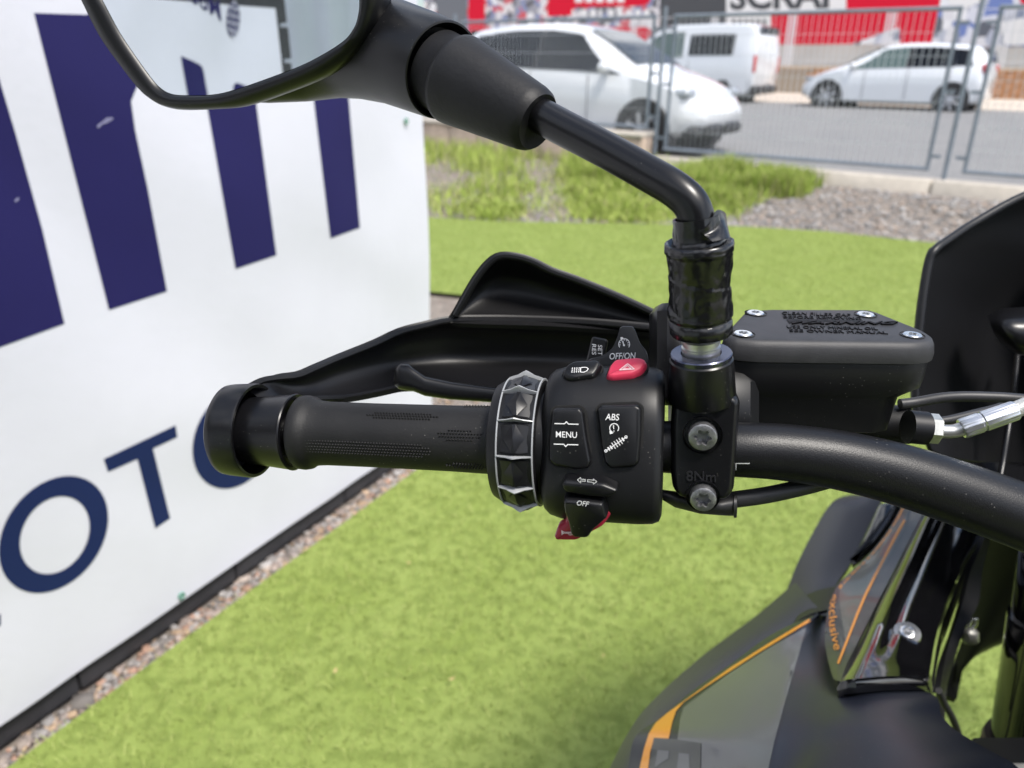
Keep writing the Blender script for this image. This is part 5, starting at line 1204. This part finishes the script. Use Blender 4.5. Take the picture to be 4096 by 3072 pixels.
# gloss lamp cover between the wing and the striped panel
lens = [(3516, 2012), (3560, 2004), (3602, 2010), (3608, 2030), (3575, 2095), (3520, 2170), (3450, 2235), (3400, 2268), (3420, 2220), (3470, 2120)]
LP = Plane(P(3500, 2130, .955), RT, (Vector((0, 0, 1)) * .8 - RT * .5 - FW * .35))
mk('indicator_lens', *pad(LP, lens, [(.002, -.01), (0, -.004), (.0006, -.001), (.003, .002), (.007, .0035)], rnd=.006), M_gloss, MC, smooth=50)
# striped panel with lettering
cL = fz([(3618, 2005, .90), (3560, 2110, .875), (3480, 2215, .845), (3400, 2290, .815), (3348, 2345, .79), (3312, 2440, .745), (3299, 2551, .70), (3312, 2640, .66), (3334, 2716, .625)])
cM = fz([(3650, 2016, .885), (3610, 2110, .86), (3540, 2215, .83), (3465, 2310, .795), (3410, 2390, .765), (3378, 2470, .725), (3360, 2560, .685), (3350, 2640, .65), (3346, 2722, .615)])
cRr = fz([(3706, 2030, .875), (3664, 2110, .85), (3610, 2215, .82), (3562, 2310, .785), (3515, 2400, .75), (3470, 2490, .71), (3425, 2580, .67), (3385, 2660, .635), (3362, 2725, .61)])
A, Bm, C_ = (catmull([P(*p) for p in L], 5, False) for L in (cL, cM, cRr))
SPv = gridvf([[a.lerp(b, t) for t in (0, .25, .5, .75)] + [b.lerp(c, t) for t in (0, .25, .5, .75, 1)] for a, b, c in zip(A, Bm, C_)])
M_olive = mat('olive grey film', (.058, .064, .050), .30, coat=.4)
sp = mk('striped_panel', *thick(SPv, .004), M_dkfilm, MC, smooth=50); SPB = bvh_of(*SPv)
mk('olive_film', *decal(fillpoly([q6(840, 265), q6(700, 420), q6(560, 570), q6(430, 730), q6(425, 830), q6(440, 930), q6(460, 1060), q6(470, 1110), q6(600, 800), q6(760, 540), q6(870, 330), q6(880, 285)]), SPB, 20, .0003), M_olive, sp, smooth=40)
mk('orange_pinstripe', *decal(stroke([q6(862, 300), q6(790, 430), q6(680, 640), q6(600, 800), q6(545, 930), q6(420, 1255)], 9), SPB, 15, .0006), M_orange2, sp, smooth=40)
npn = len(A); i1_ = int(npn * .52)
mk('orange_pinstripe', *gridvf([[a.lerp(b, t) + (CAM - a).normalized() * .0009 for t in ((.10, .24) if k > 3 else (.10, .30))] for k, (a, b) in enumerate(zip(A[:i1_], Bm[:i1_]))]), M_orange2, sp, smooth=40)
tV, tF = text2d('exclusive', .004); tb0, tb1, tt0 = Vector(q6(372, 800)), Vector(q6(396, 1168)), Vector(q6(424, 790))
# the word runs down the panel with the letters' heads to the right
def tpos(v): 
    base = tb0 + (tb1 - tb0) * v[0]; bow = Vector((-14 * math.sin(math.pi * v[0]), 0)); return tuple(base + bow + (tt0 - tb0) * v[1])
mk('panel_lettering', *decal(([tpos(v) for v in tV], tF), SPB, 200, .0006), M_orange2, sp, smooth=0)
# glossy upper panel with screw
gL = fz([(3700, 2035, .865), (3650, 2130, .835), (3600, 2235, .80), (3548, 2334, .765), (3495, 2440, .725), (3440, 2551, .68), (3395, 2640, .64), (3356, 2712, .605)])
gM = fz([(3730, 2038, .855), (3690, 2130, .825), (3645, 2235, .79), (3600, 2334, .755), (3550, 2440, .715), (3500, 2551, .67), (3455, 2640, .632), (3420, 2715, .60)])
gR = fz([(3960, 2100, 0.861), (3920, 2165, 0.841), (3872, 2235, 0.816), (3830, 2334, 0.781), (3785, 2440, 0.741), (3755, 2551, 0.696), (3740, 2640, 0.658), (3730, 2708, 0.626)])
A, Bm, C_ = (catmull([P(*p) for p in L], 5, False) for L in (gL, gM, gR))
def dip(p, amt): return p + Vector((0, 0, amt))
rowsG = []
for i, (a, b, c) in enumerate(zip(A, Bm, C_)):
    f = i / (len(A) - 1); r = [dip(a, -.010), dip(a.lerp(b, .15), -.004), dip(a.lerp(b, .55), -.0008), b]
    for t in (.08, .16, .24, .32, .4, .55, .7, .85, .95, 1):
        gro = -.003 * math.exp(-((t - .24) / .06) ** 2) * max(0, min(1, (.86 - f) * 6)) ; edge_d = -.004 if t == 1 else 0
        r.append(dip(b.lerp(c, t), gro + edge_d + .002 * math.sin(math.pi * t)))
    rowsG.append(r)
GLv = gridvf(rowsG); gpn = mk('gloss_panel', *thick(GLv, .004), M_gloss, MC, smooth=40); GLB = bvh_of(*GLv)
lipA = [p for p in rowsG[-1]]
mk('panel_lip', *gridvf([lipA, [p + Vector((0, -.004, -.004)) for p in lipA], [p + Vector((0, -.005, -.010)) for p in lipA], [p + Vector((0, -.001, -.016)) for p in lipA], [p + Vector((0, .006, -.022)) for p in lipA]]), M_gloss, gpn, smooth=40)
h_ = GLB.ray_cast(CAM, rayd(3628, 2535).normalized()); hn_ = h_[1] if h_[1].z > 0 else -h_[1]; hn_ = (Vector((0, 0, 1)) * .9 + (CAM - h_[0]).normalized() * .55).normalized()
mk('washer', *lathe(h_[0] - hn_ * .002, h_[0] + hn_ * .003, [(0, .0118), (.003, .0118), (.0042, .0112), (.0044, .0068), (.003, .006)], 44, True, False), M_screw, gpn, smooth=30)
torx(h_[0] + hn_ * .0038, hn_, .0062, .004, 'panel_screw', M_screw, gpn, .5)
# inner side of the gloss panel, bracket and shadowed front end
inn0 = [gR[i] for i in range(len(gR))]
A = catmull([P(*p) + Vector((0, 0, -.0045)) for p in gR[1:]], 4, False)
mk('inner_flank', *thick(gridvf([[a, a + Vector((.012, .01, -.03)), a + Vector((.018, .02, -.09))] for a in A]), .003), M_gloss, gpn, smooth=50)
q5 = lambda x, y: (3500 + x / 1.5476, 2000 + y / 1.5476)
mk('fairing_bracket', *thick(gridvf(smoothgrid([[P(*q5(690, 200), .90), P(*q5(640, 330), .88), P(*q5(590, 450), .86), P(*q5(540, 640), .83), P(*q5(480, 820), .80), P(*q5(430, 1000), .77), P(*q5(400, 1200), .74)], [P(*q5(720, 210), .91), P(*q5(690, 340), .89), P(*q5(662, 460), .87), P(*q5(640, 640), .84), P(*q5(560, 790), .81), P(*q5(500, 960), .785), P(*q5(430, 1200), .76)]], 4)), .006), M_plastic, MC, smooth=50)
fr_ = [[q5(650, 150), q5(620, 500), q5(560, 800), q5(470, 1050), q5(420, 1215)], [q5(760, 160), q5(740, 520), q5(680, 800), q5(560, 1010), q5(440, 1222)], [q5(900, 200), q5(900, 500), q5(880, 700), q5(720, 890), q5(560, 1012)], [q5(1150, 200), q5(1150, 500), q5(1150, 700), q5(1000, 815), q5(870, 852)]]
mk('front_subframe', *thick(gridvf(smoothgrid([[P(*p, .95 - .02 * i + .03 * k) for k, p in enumerate(r)] for i, r in enumerate(fr_)], 4)), .012), M_plastic, MC, smooth=60)
mk('brake_line', *tube([P(*q5(395, 1180), .74), P(*q5(430, 1260), .75), P(*q5(470, 1330), .76), P(*q5(510, 1430), .78), P(*q5(560, 1600), .80), P(*q5(600, 1800), .84)], .0034, 12), M_hose, MC)
mk('brake_line', *tube([P(*q5(560, 700), .86), P(*q5(480, 880), .83), P(*q5(430, 1050), .80), P(*q5(405, 1250), .78), P(*q5(400, 1500), .8)], .0045, 12), M_hose, MC)
cl_ = mk('cable_clip', *tube([P(*q5(575, 790), .845), P(*q5(600, 735), .845), P(*q5(632, 735), .845), P(*q5(622, 775), .845), P(*q5(590, 810), .845)], .0016, 8, smooth=False), M_screw, MC)
mk('clip_block', *box(P(*q5(590, 845), .842), .016, .012, .016, RT, FW, UP, bev=.003), mat('dull clip metal', (.2, .2, .19), .4, metal=.6), cl_)
# fork leg with dust seal
fk0, fk1 = P(4230, 2080, .72), P(4100, 2960, .80)
fdir = (fk1 - fk0).normalized(); flen = (fk1 - fk0).length
fk = mk('fork_leg', *lathe(fk0 - fdir * .25, fk1, [(0, .027), (.25 + flen * .42, .027), (.25 + flen * .42, .030), (.25 + flen + .05, .0315), (.25 + flen + .05, .027)], 48), M_gloss, MC, smooth=40)
se = fk1 + fdir * .012
mk('dust_seal', *lathe(se - fdir * .012, se + fdir * .02, [(0, .030), (0, .0365), (.006, .0385), (.011, .0385), (.0115, .0355), (.014, .0355), (.016, .0395), (.022, .0395), (.026, .036), (.03, .030)], 48), mat('dusty seal', (.075, .055, .042), .8, vary=.3, vscale=120), fk, smooth=40)
mk('lower_mount', *box(P(4100, 3110, .70), .09, .06, .05, RT, FW, UP, bev=.008), M_plastic, MC)

# --- front fairing, wheels, engine, seat (mostly outside the picture)
FD = Vector((math.sin(R_(42)), math.cos(R_(42)), 0)); LT = Vector((FD.y, -FD.x, 0))
ff = [[(3770, 1040, .64), (3800, 1010, .76), (3830, 990, .88), (3960, 920, .95), (4500, 760, .98), (5500, 500, 1.0)], [(3722, 1250, .64), (3745, 1240, .82), (3775, 1230, .98), (3950, 1180, 1.06), (4550, 1050, 1.10), (5500, 1000, 1.12)], [(3698, 1500, .64), (3715, 1500, .84), (3745, 1500, 1.02), (3950, 1480, 1.10), (4600, 1430, 1.14), (5500, 1400, 1.16)], [(3735, 1720, .64), (3755, 1730, .84), (3785, 1740, 1.02), (3950, 1780, 1.10), (4600, 1850, 1.14), (5500, 1850, 1.16)], [(3800, 1840, .66), (3820, 1850, .84), (3850, 1870, 1.0), (3980, 1930, 1.08), (4600, 2050, 1.10), (5500, 2050, 1.12)]]
mk('front_fairing', *thick(gridvf(smoothgrid([[P(x_, y_, d_) for x_, y_, d_ in r] for r in ff], 5)), .004), M_gloss, MC, smooth=60)  # hidden shell, its side wall shaped to darken the gloss panel's reflection
wz = .31; fb = fk0 + fdir * ((wz - fk0.z) / fdir.z); hub = fb + LT * .115
def wheel(c, nm):
    t_ = mk(nm, *lathe(c - LT * .06, c + LT * .06, [(.018, .225), (.008, .25), (.012, .285), (.035, .305), (.06, .310), (.085, .305), (.108, .285), (.112, .25), (.102, .225)], 56, False, False), M_tyre, MC, smooth=50)
    r_ = MB(); r_.add(lathe(c - LT * .05, c + LT * .05, [(0, .232), (.02, .215), (.08, .215), (.1, .232)], 48, False, False)); r_.add(lathe(c - LT * .05, c + LT * .05, [(0, .03), (.1, .03)], 24))
    for k in range(10):
        a_ = 2 * math.pi * k / 10; dr = FD * math.cos(a_) + Vector((0, 0, math.sin(a_))); r_.add(box(c + dr * .125, .20, .022, .03, dr, LT, dr.cross(LT), bev=.004))
    r_.build('rim', M_paintb, t_)
wheel(Vector((hub.x, hub.y, wz)), 'front_wheel')
f2 = fdir - LT * (2 * fdir.dot(LT)); g0_ = fk0 - LT * (2 * (fk0 - hub).dot(LT)); g1_ = fb - LT * (2 * (fb - hub).dot(LT))
mk('fork_leg', *lathe(g0_ - f2 * .25, g1_, [(0, .027), (.4, .027), (.42, .031), ((fb - fk0).length + .25, .031)], 32), M_gloss, MC)
mk('fork_slider', *lathe(fk1 + fdir * .05, fb, [(0, .026), (.02, .026), (.03, .030), ((fb - fk1).length - .05, .030)], 32), M_paintb, fk)
hubr = Vector((hub.x, hub.y, wz)) - FD * 1.50; wheel(hubr, 'rear_wheel')
ec = Vector((hub.x, hub.y, .43)) - FD * .74
def lat(p): return (p - hub).dot(LT)
def mirrored(o, par=None):
    me_ = o.data; w_ = WL[o]; V_ = [v.co + w_ for v in me_.vertices]; V_ = [v - LT * (2 * lat(v)) for v in V_]
    n_ = mk(o.name.split('.')[0], V_, [tuple(p.vertices)[::-1] for p in me_.polygons], me_.materials[0], par or MC, smooth=40)
    for c_ in o.children: mirrored(c_, n_)
for o_ in [c for c in MC.children if c.name.split('.')[0] in ('tank_shroud', 'side_panel', 'wing_panel', 'striped_panel', 'gloss_panel', 'handlebar', 'grip', 'bar_end_weight', 'hand_guard', 'hand_guard_ring', 'mirror_housing', 'clutch_clamp', 'front_fairing', 'instrument_cowl')]:
    if o_.name.split('.')[0] in ('mirror_housing', 'clutch_clamp'): continue
    mirrored(o_)
be = barp[-1]; bc = be - LT * lat(be) + FD * .03
mk('handlebar_centre', *tube([be, be.lerp(bc, .5), bc, bc + LT * abs(lat(be)) - FD * .03], .0148, 20, 6), M_bar, MC)
mk('triple_clamp', *box(Vector((hub.x, hub.y, bc.z - .09)) - FD * .27, .10, .26, .05, FD, LT, bev=.012), M_paintb, MC)
mk('steering_head', *tube([bc - Vector((0, 0, .02)), Vector((hub.x, hub.y, .78)) - FD * .20], .032, 20), M_paintb, MC)
mk('fuel_tank', *loft([[ec + FD * x_ + LT * (w_ * math.copysign(abs(math.cos(2 * math.pi * k / 32)) ** .7, math.cos(2 * math.pi * k / 32))) + Vector((0, 0, z_ + h_ * math.copysign(abs(math.sin(2 * math.pi * k / 32)) ** .7, math.sin(2 * math.pi * k / 32)))) for k in range(32)] for x_, w_, z_, h_ in ((-.20, .05, .42, .05), (-.17, .09, .42, .09), (.0, .13, .43, .11), (.18, .13, .43, .11), (.30, .08, .42, .08))]), M_tank, MC, smooth=60)
mk('engine_block', *box(ec, .46, .32, .40, FD, LT, bev=.05), M_plastic, MC); mk('cylinder_bank', *box(ec + FD * .12 + Vector((0, 0, .23)), .20, .26, .20, FD, LT, bev=.03), M_plastic, MC)
mk('frame_spine', *box(ec + FD * .18 + Vector((0, 0, .36)), .60, .10, .08, FD, LT, bev=.02), M_paintb, MC)
mk('seat', *loft([[ec + FD * x_ + LT * (w_ * math.cos(2 * math.pi * k / 24)) + Vector((0, 0, z_ + .05 * math.sin(2 * math.pi * k / 24))) for k in range(24)] for x_, w_, z_ in ((-.95, .06, .50), (-.90, .11, .49), (-.62, .14, .44), (-.48, .13, .40), (-.28, .10, .40), (-.15, .06, .40))]), M_plastic, MC, smooth=60)
mk('tail_section', *box(ec - FD * .78 + Vector((0, 0, .36)), .42, .16, .12, FD, LT, bev=.04), M_paintb, MC)
mk('swing_arm', *box((ec + hubr) / 2 - LT * .10 + Vector((0, 0, -.06)), (ec - hubr).length, .04, .08, FD, LT, bev=.01), M_paintb, MC)
mk('side_stand', *tube([ec - LT * .16 + Vector((0, 0, -.12)), ec - LT * .30 - FD * .08 + Vector((0, 0, -.425))], .012, 10), M_paintb, MC)
